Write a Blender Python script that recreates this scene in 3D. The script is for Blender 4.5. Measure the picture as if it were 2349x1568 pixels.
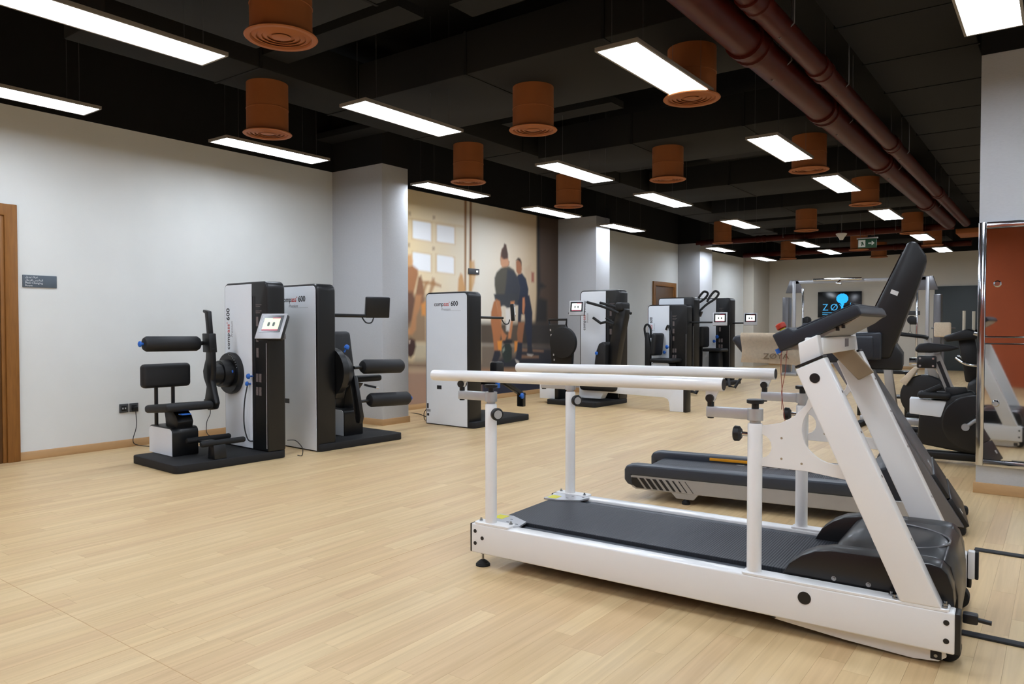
import bpy, bmesh, math, random
import numpy as np
from mathutils import Vector, Matrix

for o in list(bpy.data.objects): bpy.data.objects.remove(o, do_unlink=True)
scene = bpy.context.scene
COL = scene.collection
R = math.radians
random.seed(7)

# ---------------------------------------------------------------- camera, world, exposure
cam_data = bpy.data.cameras.new('camera')
cam = bpy.data.objects.new('camera', cam_data); COL.objects.link(cam)
cam_data.sensor_width = 36.0
cam_data.lens = 1700.0 / 2349.0 * 36.0
cam_data.clip_start = 0.05
cam.location = (0, 0, 1.2)
cam.rotation_euler = (R(90) - math.atan(40 / 1700.0), 0, R(36.6))
scene.camera = cam

world = bpy.data.worlds.new('World'); scene.world = world; world.use_nodes = True
world.node_tree.nodes['Background'].inputs[0].default_value = (0.02, 0.021, 0.024, 1)
world.node_tree.nodes['Background'].inputs[1].default_value = 1.0
scene.view_settings.view_transform = 'Standard'
scene.view_settings.look = 'None'
scene.view_settings.exposure = 0.0
scene.view_settings.gamma = 1.0
scene.view_settings.use_curve_mapping = False
PANEL_STRENGTH = 25.5          # the hanging ceiling panels light the whole hall

# ---------------------------------------------------------------- materials
def lin(c):
    if isinstance(c, str):
        c = [int(c[i:i+2], 16) for i in (0, 2, 4)]
    out = []
    for v in c:
        v = v / 255.0
        out.append(v / 12.92 if v <= 0.04045 else ((v + 0.055) / 1.055) ** 2.4)
    return (out[0], out[1], out[2], 1.0)

M = {}
def mat(name, col, rough=0.5, metal=0.0, noise=0.0, scale=8.0, bump=0.0, bscale=200.0, stretch=None, coat=0.0, spec=0.5, emit=None, estr=0.0):
    m = bpy.data.materials.new(name); m.use_nodes = True
    nt = m.node_tree; b = nt.nodes['Principled BSDF']
    c = lin(col)
    b.inputs['Base Color'].default_value = c
    b.inputs['Roughness'].default_value = rough
    b.inputs['Metallic'].default_value = metal
    b.inputs['Coat Weight'].default_value = coat
    b.inputs['Specular IOR Level'].default_value = spec
    tc = nt.nodes.new('ShaderNodeTexCoord')
    vec = tc.outputs['Object']
    if stretch:
        mp = nt.nodes.new('ShaderNodeMapping'); mp.inputs['Scale'].default_value = stretch
        nt.links.new(vec, mp.inputs['Vector']); vec = mp.outputs['Vector']
    if noise > 0:
        n = nt.nodes.new('ShaderNodeTexNoise'); n.inputs['Scale'].default_value = scale; n.inputs['Detail'].default_value = 4
        nt.links.new(vec, n.inputs['Vector'])
        r = nt.nodes.new('ShaderNodeValToRGB')
        r.color_ramp.elements[0].position = 0.3; r.color_ramp.elements[1].position = 0.7
        r.color_ramp.elements[0].color = tuple(max(0, v * (1 - noise)) for v in c[:3]) + (1,)
        r.color_ramp.elements[1].color = tuple(min(1, v * (1 + noise)) for v in c[:3]) + (1,)
        nt.links.new(n.outputs['Fac'], r.inputs['Fac']); nt.links.new(r.outputs['Color'], b.inputs['Base Color'])
    if bump > 0:
        n2 = nt.nodes.new('ShaderNodeTexNoise'); n2.inputs['Scale'].default_value = bscale; n2.inputs['Detail'].default_value = 2
        nt.links.new(vec, n2.inputs['Vector'])
        bp = nt.nodes.new('ShaderNodeBump'); bp.inputs['Strength'].default_value = bump; bp.inputs['Distance'].default_value = 0.002
        nt.links.new(n2.outputs['Fac'], bp.inputs['Height']); nt.links.new(bp.outputs['Normal'], b.inputs['Normal'])
    if emit:
        b.inputs['Emission Color'].default_value = lin(emit); b.inputs['Emission Strength'].default_value = estr
    M[name] = m
    return m

mat('wall_paint', 'dee0dd', 0.85, noise=0.015, scale=3, bump=0.12, bscale=260)
mat('column_paper', 'c3c5c8', 0.8, noise=0.03, scale=40, bump=0.35, bscale=60, stretch=(1, 1, 5))
mat('black_paint', '050607', 0.95, noise=0.2, scale=3)
mat('duct_grey', '0c0c0b', 0.92, noise=0.12, scale=2)
mat('wood_door', '8a5a24', 0.5, noise=0.14, scale=9, stretch=(6, 6, .6))
mat('wood_dark', '5d3d1b', 0.5, noise=0.12, scale=9, stretch=(6, 6, .6))
mat('baseboard', 'c09a6c', 0.5, noise=0.08, scale=6, stretch=(1, .3, 4))
mat('orange_paint', '9c5b2d', 0.65, noise=0.05, scale=5)
mat('orange_wall', 'b0542a', 0.7, noise=0.04, scale=2)
mat('red_pipe', '48170f', 0.36, noise=0.1, scale=4, spec=0.15)
mat('white_gloss', 'e9e8e6', 0.28, noise=0.01, scale=6, coat=0.3)
mat('white_panel', 'eaeff5', 0.35, noise=0.01, scale=4)
mat('black_plastic', '0e0f11', 0.42, noise=0.08, scale=30, bump=0.05, bscale=400)
mat('black_gloss', '0d0e10', 0.36, noise=0.05, scale=10, coat=0.1)
mat('black_frame', '0f1012', 0.38, noise=0.06, scale=20)
mat('black_vinyl', '141518', 0.6, noise=0.07, scale=30, bump=0.15, bscale=500)
mat('rubber', '0f1012', 0.75, noise=0.1, scale=60, bump=0.1, bscale=300)
mat('platform', '161618', 0.75, noise=0.12, scale=60, bump=0.25, bscale=500)
mat('navy_plastic', '1b2029', 0.42, noise=0.05, scale=20, bump=0.08, bscale=500)
mat('navy_rail', '30363f', 0.4, noise=0.05, scale=20)
mat('silver_paint', 'a6a39f', 0.4, metal=0.25, noise=0.02, scale=20)
mat('grey_metal', '6e6d70', 0.33, metal=0.35, noise=0.03, scale=20)
mat('aluminium', 'b9babd', 0.38, metal=0.6, noise=0.03, scale=40)
mat('chrome', 'd8dade', 0.12, metal=1.0, noise=0.01, scale=10)
mat('bolt_steel', '9a9b9c', 0.25, metal=1.0, noise=0.03, scale=40)
mat('blue_plastic', '1e62c0', 0.4, noise=0.04, scale=20)
mat('red_button', 'b23420', 0.4, noise=0.04, scale=20)
mat('red_cord', '8c3a2e', 0.6, noise=0.1, scale=60)
mat('orange_strip', 'e59a1a', 0.4, noise=0.03, scale=20)
mat('towel', 'e4d2b8', 0.95, noise=0.06, scale=60, bump=0.9, bscale=420)
mat('towel_thread', '6d5b46', 0.9, noise=0.05, scale=60)
mat('beige_plate', 'a6967f', 0.4, metal=0.2, noise=0.03, scale=20)
mat('screen_bezel', '0c0c0e', 0.2, noise=0.05, scale=10)
mat('silver_bezel', 'c4c5c8', 0.35, metal=0.3, noise=0.02, scale=10)
mat('screen_green', 'cfd8b0', 0.3, noise=0.02, scale=10, emit='cfe0b4', estr=0.55)
mat('screen_white', 'f4f6f2', 0.3, noise=0.01, scale=10, emit='f6faf4', estr=1.6)
mat('screen_red', 'a02440', 0.3, noise=0.02, scale=10, emit='a02440', estr=0.4)
mat('screen_mark', '49524a', 0.4, noise=0.02, scale=10)
mat('logo_black', '15161a', 0.5, noise=0.02, scale=20)
mat('logo_red', 'c23a36', 0.5, noise=0.02, scale=20)
mat('logo_grey', '9b9ca2', 0.5, noise=0.02, scale=20)
mat('pictogram', '6d6260', 0.5, noise=0.25, scale=60)
mat('sign_grey', '55606a', 0.5, noise=0.03, scale=20)
mat('sign_text', 'd9dde0', 0.5, noise=0.02, scale=20)
mat('socket_grey', '45474a', 0.45, noise=0.04, scale=20)
mat('tv_black', '090a0c', 0.25, noise=0.05, scale=10)
mat('tv_blue', '3aa0d8', 0.4, noise=0.03, scale=20, emit='46a8e0', estr=0.75)
mat('tv_cyan', '20a4f0', 0.4, noise=0.1, scale=20, emit='1fa6f4', estr=1.1)
mat('dark_door', '3a4244', 0.5, noise=0.03, scale=3)
mat('exit_green', '1d4a34', 0.5, noise=0.03, scale=20, emit='1d5a3c', estr=0.06)
mat('exit_white', 'd8ded8', 0.5, noise=0.02, scale=20, emit='d8ded8', estr=0.1)
mat('yellow_label', 'd8d024', 0.5, noise=0.03, scale=20)
mat('mirror', 'd9dadb', 0.03, metal=1.0, noise=0.01, scale=2)
mat('ivory', 'cfc6b2', 0.45, noise=0.03, scale=20)
mat('white_plastic', 'd8d8d6', 0.4, noise=0.02, scale=20)
mat('light_frame', '8a8379', 0.5, metal=0.0, noise=0.03, scale=20)
mat('panel_light', 'ffffff', 0.5, noise=0.005, scale=4, emit='e7f0fd', estr=PANEL_STRENGTH)
mat('floor_base', 'b59266', 0.6, noise=0.05, scale=20)
mat('cable_black', '24262a', 0.6, noise=0.05, scale=20)

def plank_material():
    m = bpy.data.materials.new('vinyl_plank'); m.use_nodes = True
    nt = m.node_tree; b = nt.nodes['Principled BSDF']
    at = nt.nodes.new('ShaderNodeAttribute'); at.attribute_name = 'tone'
    geo = nt.nodes.new('ShaderNodeNewGeometry')
    sep = nt.nodes.new('ShaderNodeSeparateXYZ'); nt.links.new(geo.outputs['Position'], sep.inputs[0])
    com = nt.nodes.new('ShaderNodeCombineXYZ')
    mx = nt.nodes.new('ShaderNodeMath'); mx.operation = 'MULTIPLY'; mx.inputs[1].default_value = 34.0
    my = nt.nodes.new('ShaderNodeMath'); my.operation = 'MULTIPLY'; my.inputs[1].default_value = 1.3
    mz = nt.nodes.new('ShaderNodeMath'); mz.operation = 'MULTIPLY'; mz.inputs[1].default_value = 57.0
    nt.links.new(sep.outputs['X'], mx.inputs[0]); nt.links.new(sep.outputs['Y'], my.inputs[0]); nt.links.new(at.outputs['Fac'], mz.inputs[0])
    nt.links.new(mx.outputs[0], com.inputs['X']); nt.links.new(my.outputs[0], com.inputs['Y']); nt.links.new(mz.outputs[0], com.inputs['Z'])
    n = nt.nodes.new('ShaderNodeTexNoise'); n.inputs['Scale'].default_value = 1.0; n.inputs['Detail'].default_value = 6; n.inputs['Distortion'].default_value = 0.6
    nt.links.new(com.outputs[0], n.inputs['Vector'])
    r1 = nt.nodes.new('ShaderNodeValToRGB')
    e = r1.color_ramp.elements
    e[0].position = 0.0; e[0].color = lin('ceae83')
    e[1].position = 1.0; e[1].color = lin('d9be91')
    k = e.new(0.25); k.color = lin('d1b286')
    k = e.new(0.5); k.color = lin('d4b789')
    k = e.new(0.75); k.color = lin('d7ba8d')
    nt.links.new(at.outputs['Fac'], r1.inputs['Fac'])
    r2 = nt.nodes.new('ShaderNodeValToRGB')
    r2.color_ramp.elements[0].position = 0.3; r2.color_ramp.elements[0].color = (0.87, 0.84, 0.80, 1)
    r2.color_ramp.elements[1].position = 0.65; r2.color_ramp.elements[1].color = (1.04, 1.04, 1.03, 1)
    nt.links.new(n.outputs['Fac'], r2.inputs['Fac'])
    mul = nt.nodes.new('ShaderNodeMix'); mul.data_type = 'RGBA'; mul.blend_type = 'MULTIPLY'; mul.inputs[0].default_value = 1.0
    nt.links.new(r1.outputs['Color'], mul.inputs[6]); nt.links.new(r2.outputs['Color'], mul.inputs[7])
    nt.links.new(mul.outputs[2], b.inputs['Base Color'])
    b.inputs['Roughness'].default_value = 0.42
    b.inputs['Specular IOR Level'].default_value = 0.4
    M['vinyl_plank'] = m
plank_material()

def belt_material():
    m = bpy.data.materials.new('belt_rubber'); m.use_nodes = True
    nt = m.node_tree; b = nt.nodes['Principled BSDF']
    b.inputs['Base Color'].default_value = lin('2b2e34'); b.inputs['Roughness'].default_value = 0.55
    tc = nt.nodes.new('ShaderNodeTexCoord')
    w = nt.nodes.new('ShaderNodeTexWave'); w.bands_direction = 'X'; w.inputs['Scale'].default_value = 28.0
    nt.links.new(tc.outputs['Object'], w.inputs['Vector'])
    bp = nt.nodes.new('ShaderNodeBump'); bp.inputs['Strength'].default_value = 0.5; bp.inputs['Distance'].default_value = 0.003
    nt.links.new(w.outputs['Fac'], bp.inputs['Height']); nt.links.new(bp.outputs['Normal'], b.inputs['Normal'])
    M['belt_rubber'] = m
belt_material()

def print_material():
    m = bpy.data.materials.new('mural_print'); m.use_nodes = True
    nt = m.node_tree; b = nt.nodes['Principled BSDF']
    at = nt.nodes.new('ShaderNodeVertexColor'); at.layer_name = 'print'
    nt.links.new(at.outputs['Color'], b.inputs['Base Color']); b.inputs['Roughness'].default_value = 0.6
    M['mural_print'] = m
print_material()

# ---------------------------------------------------------------- mesh helpers
class MB:
    def __init__(s): s.bm = bmesh.new()
    def _face(s, vs):
        try: s.bm.faces.new(vs)
        except ValueError: pass
    def box(s, x0, x1, y0, y1, z0, z1, rot=None, piv=None):
        P = [(x0,y0,z0),(x1,y0,z0),(x1,y1,z0),(x0,y1,z0),(x0,y0,z1),(x1,y0,z1),(x1,y1,z1),(x0,y1,z1)]
        if rot is not None:
            piv = Vector(piv if piv else ((x0+x1)/2,(y0+y1)/2,(z0+z1)/2))
            P = [rot @ (Vector(p) - piv) + piv for p in P]
        v = [s.bm.verts.new(p) for p in P]
        for f in ((0,3,2,1),(4,5,6,7),(0,1,5,4),(1,2,6,5),(2,3,7,6),(3,0,4,7)): s._face([v[i] for i in f])
        return s
    def cyl(s, p0, p1, r0, r1=None, n=20, cap=True):
        if r1 is None: r1 = r0
        p0, p1 = Vector(p0), Vector(p1); d = (p1 - p0).normalized()
        a = d.orthogonal().normalized(); b = d.cross(a)
        A = []; B = []
        for i in range(n):
            t = 2*math.pi*i/n; k = a*math.cos(t) + b*math.sin(t)
            A.append(s.bm.verts.new(p0 + k*r0)); B.append(s.bm.verts.new(p1 + k*r1))
        for i in range(n): s._face([A[i], A[(i+1)%n], B[(i+1)%n], B[i]])
        if cap: s._face(A[::-1]); s._face(B)
        return s
    def rod(s, p0, p1, prof, n=20):
        """lathe along p0->p1, prof = [(t,r)...]"""
        p0, p1 = Vector(p0), Vector(p1); d = (p1 - p0).normalized()
        a = d.orthogonal().normalized(); b = d.cross(a); rings = []
        for t, r in prof:
            c = p0.lerp(p1, t)
            rings.append([s.bm.verts.new(c + (a*math.cos(2*math.pi*i/n) + b*math.sin(2*math.pi*i/n))*max(r, 1e-4)) for i in range(n)])
        for A, B in zip(rings, rings[1:]):
            for i in range(n): s._face([A[i], A[(i+1)%n], B[(i+1)%n], B[i]])
        s._face(rings[0][::-1]); s._face(rings[-1])
        return s
    def tube(s, pts, r, n=10, closed=False):
        pts = [Vector(p) for p in pts]; rings = []; N = len(pts); prev = None
        for i, p in enumerate(pts):
            if closed: d = pts[(i+1) % N] - pts[i-1]
            else: d = pts[min(i+1, N-1)] - pts[max(i-1, 0)]
            d.normalize()
            a = d.orthogonal().normalized() if prev is None else (prev - d*prev.dot(d)).normalized()
            prev = a; b = d.cross(a)
            rings.append([s.bm.verts.new(p + (a*math.cos(2*math.pi*k/n) + b*math.sin(2*math.pi*k/n))*r) for k in range(n)])
        for i in range(N if closed else N-1):
            A, B = rings[i], rings[(i+1) % N]
            for k in range(n): s._face([A[k], A[(k+1)%n], B[(k+1)%n], B[k]])
        if not closed: s._face(rings[0][::-1]); s._face(rings[-1])
        return s
    def prism(s, poly, axis, a, b):
        def P(p, t):
            if axis == 'y': return (p[0], t, p[1])
            if axis == 'x': return (t, p[0], p[1])
            return (p[0], p[1], t)
        A = [s.bm.verts.new(P(p, a)) for p in poly]; B = [s.bm.verts.new(P(p, b)) for p in poly]
        n = len(poly)
        s._face(A[::-1]); s._face(B)
        for i in range(n): s._face([A[i], A[(i+1)%n], B[(i+1)%n], B[i]])
        return s
    def bev(s, w, seg=2, ang=35):
        bmesh.ops.recalc_face_normals(s.bm, faces=s.bm.faces)
        es = [e for e in s.bm.edges if len(e.link_faces) == 2 and e.calc_face_angle(0) > R(ang)]
        if es: bmesh.ops.bevel(s.bm, geom=es, offset=w, segments=seg, profile=0.5, affect='EDGES', clamp_overlap=True)
        return s
    def xf(s, mtx):
        bmesh.ops.transform(s.bm, matrix=mtx, verts=s.bm.verts); return s
    def build(s, name, material, parent=None, smooth=32, flat=False):
        bmesh.ops.recalc_face_normals(s.bm, faces=s.bm.faces)
        me = bpy.data.meshes.new(name); s.bm.to_mesh(me); s.bm.free()
        me.materials.append(M[material])
        if not flat:
            for p in me.polygons: p.use_smooth = True
            me.set_sharp_from_angle(angle=R(smooth))
        o = bpy.data.objects.new(name, me); COL.objects.link(o)
        if parent: o.parent = parent
        return o

def rbox(name, material, parent, x0, x1, y0, y1, z0, z1, w=0.005, seg=2, rot=None, piv=None):
    m = MB().box(x0, x1, y0, y1, z0, z1, rot, piv)
    if w: m.bev(w, seg)
    return m.build(name, material, parent)

def tag(o, label, cat=None, group=None, kind=None):
    o['label'] = label
    if cat: o['category'] = cat
    if group: o['group'] = group
    if kind: o['kind'] = kind
    return o
def thing(name, label, cat, loc=(0,0,0), rz=0, group=None):
    o = bpy.data.objects.new(name, None); COL.objects.link(o); o.empty_display_size = 0.1
    o.location = loc; o.rotation_euler = (0, 0, R(rz)); return tag(o, label, cat, group)
def struct(o, label=None):
    o['kind'] = 'structure'
    if label: o['label'] = label
    return o
def copy_tree(o, parent=None):
    c = o.copy(); COL.objects.link(c); c.parent = parent
    for ch in list(o.children): copy_tree(ch, c)
    return c
def arc(cx, cy, r, a0, a1, n=10):
    return [(cx + r*math.cos(R(a0 + (a1-a0)*i/n)), cy + r*math.sin(R(a0 + (a1-a0)*i/n))) for i in range(n+1)]
def rrect(x0, x1, y0, y1, r, n=6, which='all'):
    P = []
    P += arc(x1-r, y1-r, r, 0, 90, n) + arc(x0+r, y1-r, r, 90, 180, n)
    if which == 'top': P += [(x0, y0), (x1, y0)]
    else: P += arc(x0+r, y0+r, r, 180, 270, n) + arc(x1-r, y0+r, r, 270, 360, n)
    return P

FONT_CACHE = {}
def text(body, size, material, parent, mtx, name='lettering', depth=0.0006, shear=0.0, bold=0.0, align='LEFT', xs=1.0):
    cu = bpy.data.curves.new('lettering_curve', 'FONT'); cu.body = body; cu.size = size; cu.extrude = depth; cu.shear = shear; cu.offset = bold
    cu.align_x = align; cu.resolution_u = 3
    t = bpy.data.objects.new('lettering_tmp', cu); COL.objects.link(t)
    dg = bpy.context.evaluated_depsgraph_get()
    me = bpy.data.meshes.new_from_object(t.evaluated_get(dg))
    w = max((v.co.x for v in me.vertices), default=0) - min((v.co.x for v in me.vertices), default=0)
    bpy.data.objects.remove(t, do_unlink=True); bpy.data.curves.remove(cu)
    me.transform(mtx @ Matrix.Diagonal((xs, 1, 1, 1)))
    me.materials.clear(); me.materials.append(M[material]); me.name = name
    o = bpy.data.objects.new(name, me); COL.objects.link(o); o.parent = parent
    return o, w * xs
def face_mtx(origin, right, up):
    r = Vector(right).normalized(); u = Vector(up).normalized(); n = r.cross(u)
    m = Matrix((r, u, n)).transposed().to_4x4(); m.translation = Vector(origin); return m

# ================================================================ THE SETTING
XW, YF, ZT, ZC = -7.35, 22.4, 3.1, 3.95      # left wall, far wall, top of the white paint, slab
YB, XR = -4.6, 3.4                            # back wall, right wall (out of view)

# floor: printed planks along the hall, each a piece
floor = rbox('floor', 'floor_base', None, XW-.2, XR+.2, YB-.2, YF+.2, -.06, -.004, 0)
struct(floor, 'light wood plank floor running through the whole gym')
rng = random.Random(3)
PW = 0.09
planks = []
ncol = int((XR - XW) / PW) + 1
for c in range(ncol):
    x0 = XW + c*PW; y = YB - rng.random()*1.0
    while y < YF:
        L = rng.choice((0.55, 0.75, 0.9, 1.15)); planks.append((x0, max(y, YB), min(x0+PW, XR), min(y+L, YF), rng.random())); y += L
def vis(p):
    cx, cy = (p[0]+p[2])/2, (p[1]+p[3])/2
    f = -math.sin(R(36.6))*cx + math.cos(R(36.6))*cy; r = math.cos(R(36.6))*cx + math.sin(R(36.6))*cy
    return f > 2.2 and abs(r) < f*0.74
near = sorted([p for p in planks if vis(p)], key=lambda p: (p[0]+p[2])**2/4 + (p[1]+p[3])**2/4)[:300]
near_set = set(near)
def plank_mesh(name, ps):
    V = []; F = []; T = []
    g = 0.0003
    for x0, y0, x1, y1, t in ps:
        b = len(V)
        V += [(x0,y0,-.004),(x1,y0,-.004),(x1,y1,-.004),(x0,y1,-.004),(x0+g,y0+g,0),(x1-g,y0+g,0),(x1-g,y1-g,0),(x0+g,y1-g,0)]
        F += [(b+4,b+5,b+6,b+7),(b,b+1,b+5,b+4),(b+1,b+2,b+6,b+5),(b+2,b+3,b+7,b+6),(b+3,b,b+4,b+7)]
        T += [t]*5
    me = bpy.data.meshes.new(name); me.from_pydata(V, [], F)
    at = me.attributes.new('tone', 'FLOAT', 'FACE'); at.data.foreach_set('value', T)
    me.materials.append(M['vinyl_plank']); me.update(); return me
for p in near:
    o = bpy.data.objects.new('plank', plank_mesh('plank', [p])); COL.objects.link(o); o.parent = floor
o = bpy.data.objects.new('plank_field', plank_mesh('plank_field', [p for p in planks if p not in near_set])); COL.objects.link(o); o.parent = floor
o['kind'] = 'stuff'
# thin welded seams of the vinyl sheets
MB().box(-2.76, -2.757, 0.2, YF, -.003, .0004).build('vinyl_seam', 'baseboard', floor)
MB().box(XW, XR, 1.345, 1.348, -.003, .0004).build('vinyl_seam', 'baseboard', floor)

wl = struct(rbox('wall_left', 'wall_paint', None, XW-.15, XW, YB, YF+.15, -.05, ZT, 0), 'long white wall on the left')
rbox('black_band', 'black_paint', wl, XW-.15, XW+.004, YB, YF+.15, ZT, ZC, 0)
mat('far_paint', 'd2cdc2', 0.85, noise=0.015, scale=3, bump=0.1, bscale=260)
wf = struct(rbox('wall_far', 'far_paint', None, XW, XR, YF, YF+.15, -.05, ZT, 0), 'white far wall behind the cable machine')
rbox('black_band', 'black_paint', wf, XW, XR, YF-.004, YF+.15, ZT, ZC, 0)
wr = struct(rbox('wall_right', 'wall_paint', None, XR, XR+.15, YB, YF, -.05, ZC, 0), 'white wall on the right, out of the picture')
wb = struct(rbox('wall_back', 'orange_wall', None, XW-.15, XR+.15, YB-.15, YB, -.05, ZC, 0), 'orange wall behind the camera')
ceil = struct(rbox('ceiling', 'black_paint', None, XW-.15, XR+.15, YB-.15, YF+.15, ZC, ZC+.1, 0), 'black painted ceiling slab with ducts')
# ducts under the slab (parts of the ceiling)
def duct(x0, x1, y0, y1, z0, z1, axis, step=1.25):
    d = rbox('air_duct', 'duct_grey', ceil, x0, x1, y0, y1, z0, z1, .01)
    n = int(((y1-y0) if axis == 'y' else (x1-x0)) / step)
    for i in range(1, n+1):
        if axis == 'y': rbox('duct_flange', 'black_paint', d, x0-.012, x1+.012, y0+i*step-.012, y0+i*step+.012, z0-.006, z1, 0)
        else: rbox('duct_flange', 'black_paint', d, x0+i*step-.012, x0+i*step+.012, y0-.012, y1+.012, z0-.006, z1, 0)
duct(-1.36, -.55, 2.0, 17.0, 3.36, 3.8, 'y', 0.95)
duct(-6.05, -5.4, 2.5, 20.5, 3.34, 3.7, 'y', 1.25)
for yy, x0, x1 in ((2.75,-4.9,-1.95),(5.36,-5.3,-1.95),(8.3,-5.3,-1.95),(11.4,-5.3,-1.95),(14.0,-5.3,-1.95),(15.6,-5.3,-1.95),(18.0,-5.3,-2.0),(20.6,-5.3,-2.2)):
    duct(x0, x1, yy-.62, yy+.62, 3.27, 3.62, 'x', 1.3)
for i, (x, y, L) in enumerate(((-4.6,3.9,1.6),(-2.9,4.1,1.2),(-4.4,6.8,1.4),(-3.0,9.8,1.8),(-4.8,9.7,1.0),(-3.4,12.6,1.3),(-6.6,6.0,1.5))):
    rbox('cable_tray', 'black_paint', ceil, x-L/2, x+L/2, y-.13, y+.13, 3.45, 3.52, 0)

# columns along the left wall
def column(name, x1, y0, y1, parent):
    c = rbox(name, 'column_paper', parent, XW-.02, x1, y0, y1, -.01, ZT, .004)
    rbox('black_band', 'black_paint', c, XW-.02, x1+.002, y0-.002, y1+.002, ZT, ZC, 0)
    MB().box(XW-.02, x1+.014, y0-.014, y1+.014, -.005, .075).bev(.004).build('skirting', 'baseboard', c)
    return c
column('column', -6.46, 6.13, 6.56, wl)
column('column', -6.56, 11.3, 11.78, wl)
column('column', -6.80, 16.5, 17.25, wl)
rbox('column', 'far_paint', wl, XW-.02, -7.05, 21.0, YF, -.01, ZT, .004)
bl = struct(rbox('baseboard_left', 'baseboard', None, XW, XW+.015, 2.63, 15.14, 0, .075, .003), 'pale wood baseboard along the left wall')
struct(rbox('baseboard_far', 'baseboard', None, -7.05, -2.75, YF-.015, YF, 0, .075, .003), 'pale wood baseboard along the far wall')
tg = struct(rbox('trim_1', 'black_frame', None, XW, XW+.006, 6.57, 11.29, ZT-.012, ZT, 0), 'thin dark strip closing the top of the mural')

# doors in the left wall
def door(name, y0, y1, zt, label):
    d = MB()
    w, dp = .1, .035
    d.prism([(y0,0),(y0+w,0),(y0+w,zt-w),(y1-w,zt-w),(y1-w,0),(y1,0),(y1,zt),(y0,zt)], 'x', XW-.01, XW+dp)
    fr = struct(d.bev(.006).build(name, 'wood_door'), label)
    rbox('door_stop', 'wood_door', fr, XW+.001, XW+.02, y0+w, y0+w+.03, 0, zt-w, .003)
    rbox('door_stop', 'wood_door', fr, XW+.001, XW+.02, y1-w-.03, y1-w, 0, zt-w, .003)
    lf = rbox('door_leaf', 'wood_dark', fr, XW+.001, XW+.01, y0+w+.03, y1-w-.03, 0, zt-w, .002)
    MB().tube([(XW+.01, y1-w-.1, 1.0), (XW+.05, y1-w-.1, 1.0), (XW+.05, y1-w-.2, 1.0)], .009).build('door_handle', 'chrome', lf)
door('door_1', 1.55, 2.63, 2.24, 'wooden door frame at the left edge beside the changing room sign')
door('door_2', 15.15, 16.35, 2.17, 'wooden door frame far along the left wall before the last column')
dd = MB(); dd.box(-2.72, -1.0, YF-.05, YF-.001, 0, 2.2); struct(dd.bev(.004).build('door_3', 'dark_door'), 'dark grey sliding door in the far wall')

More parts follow.
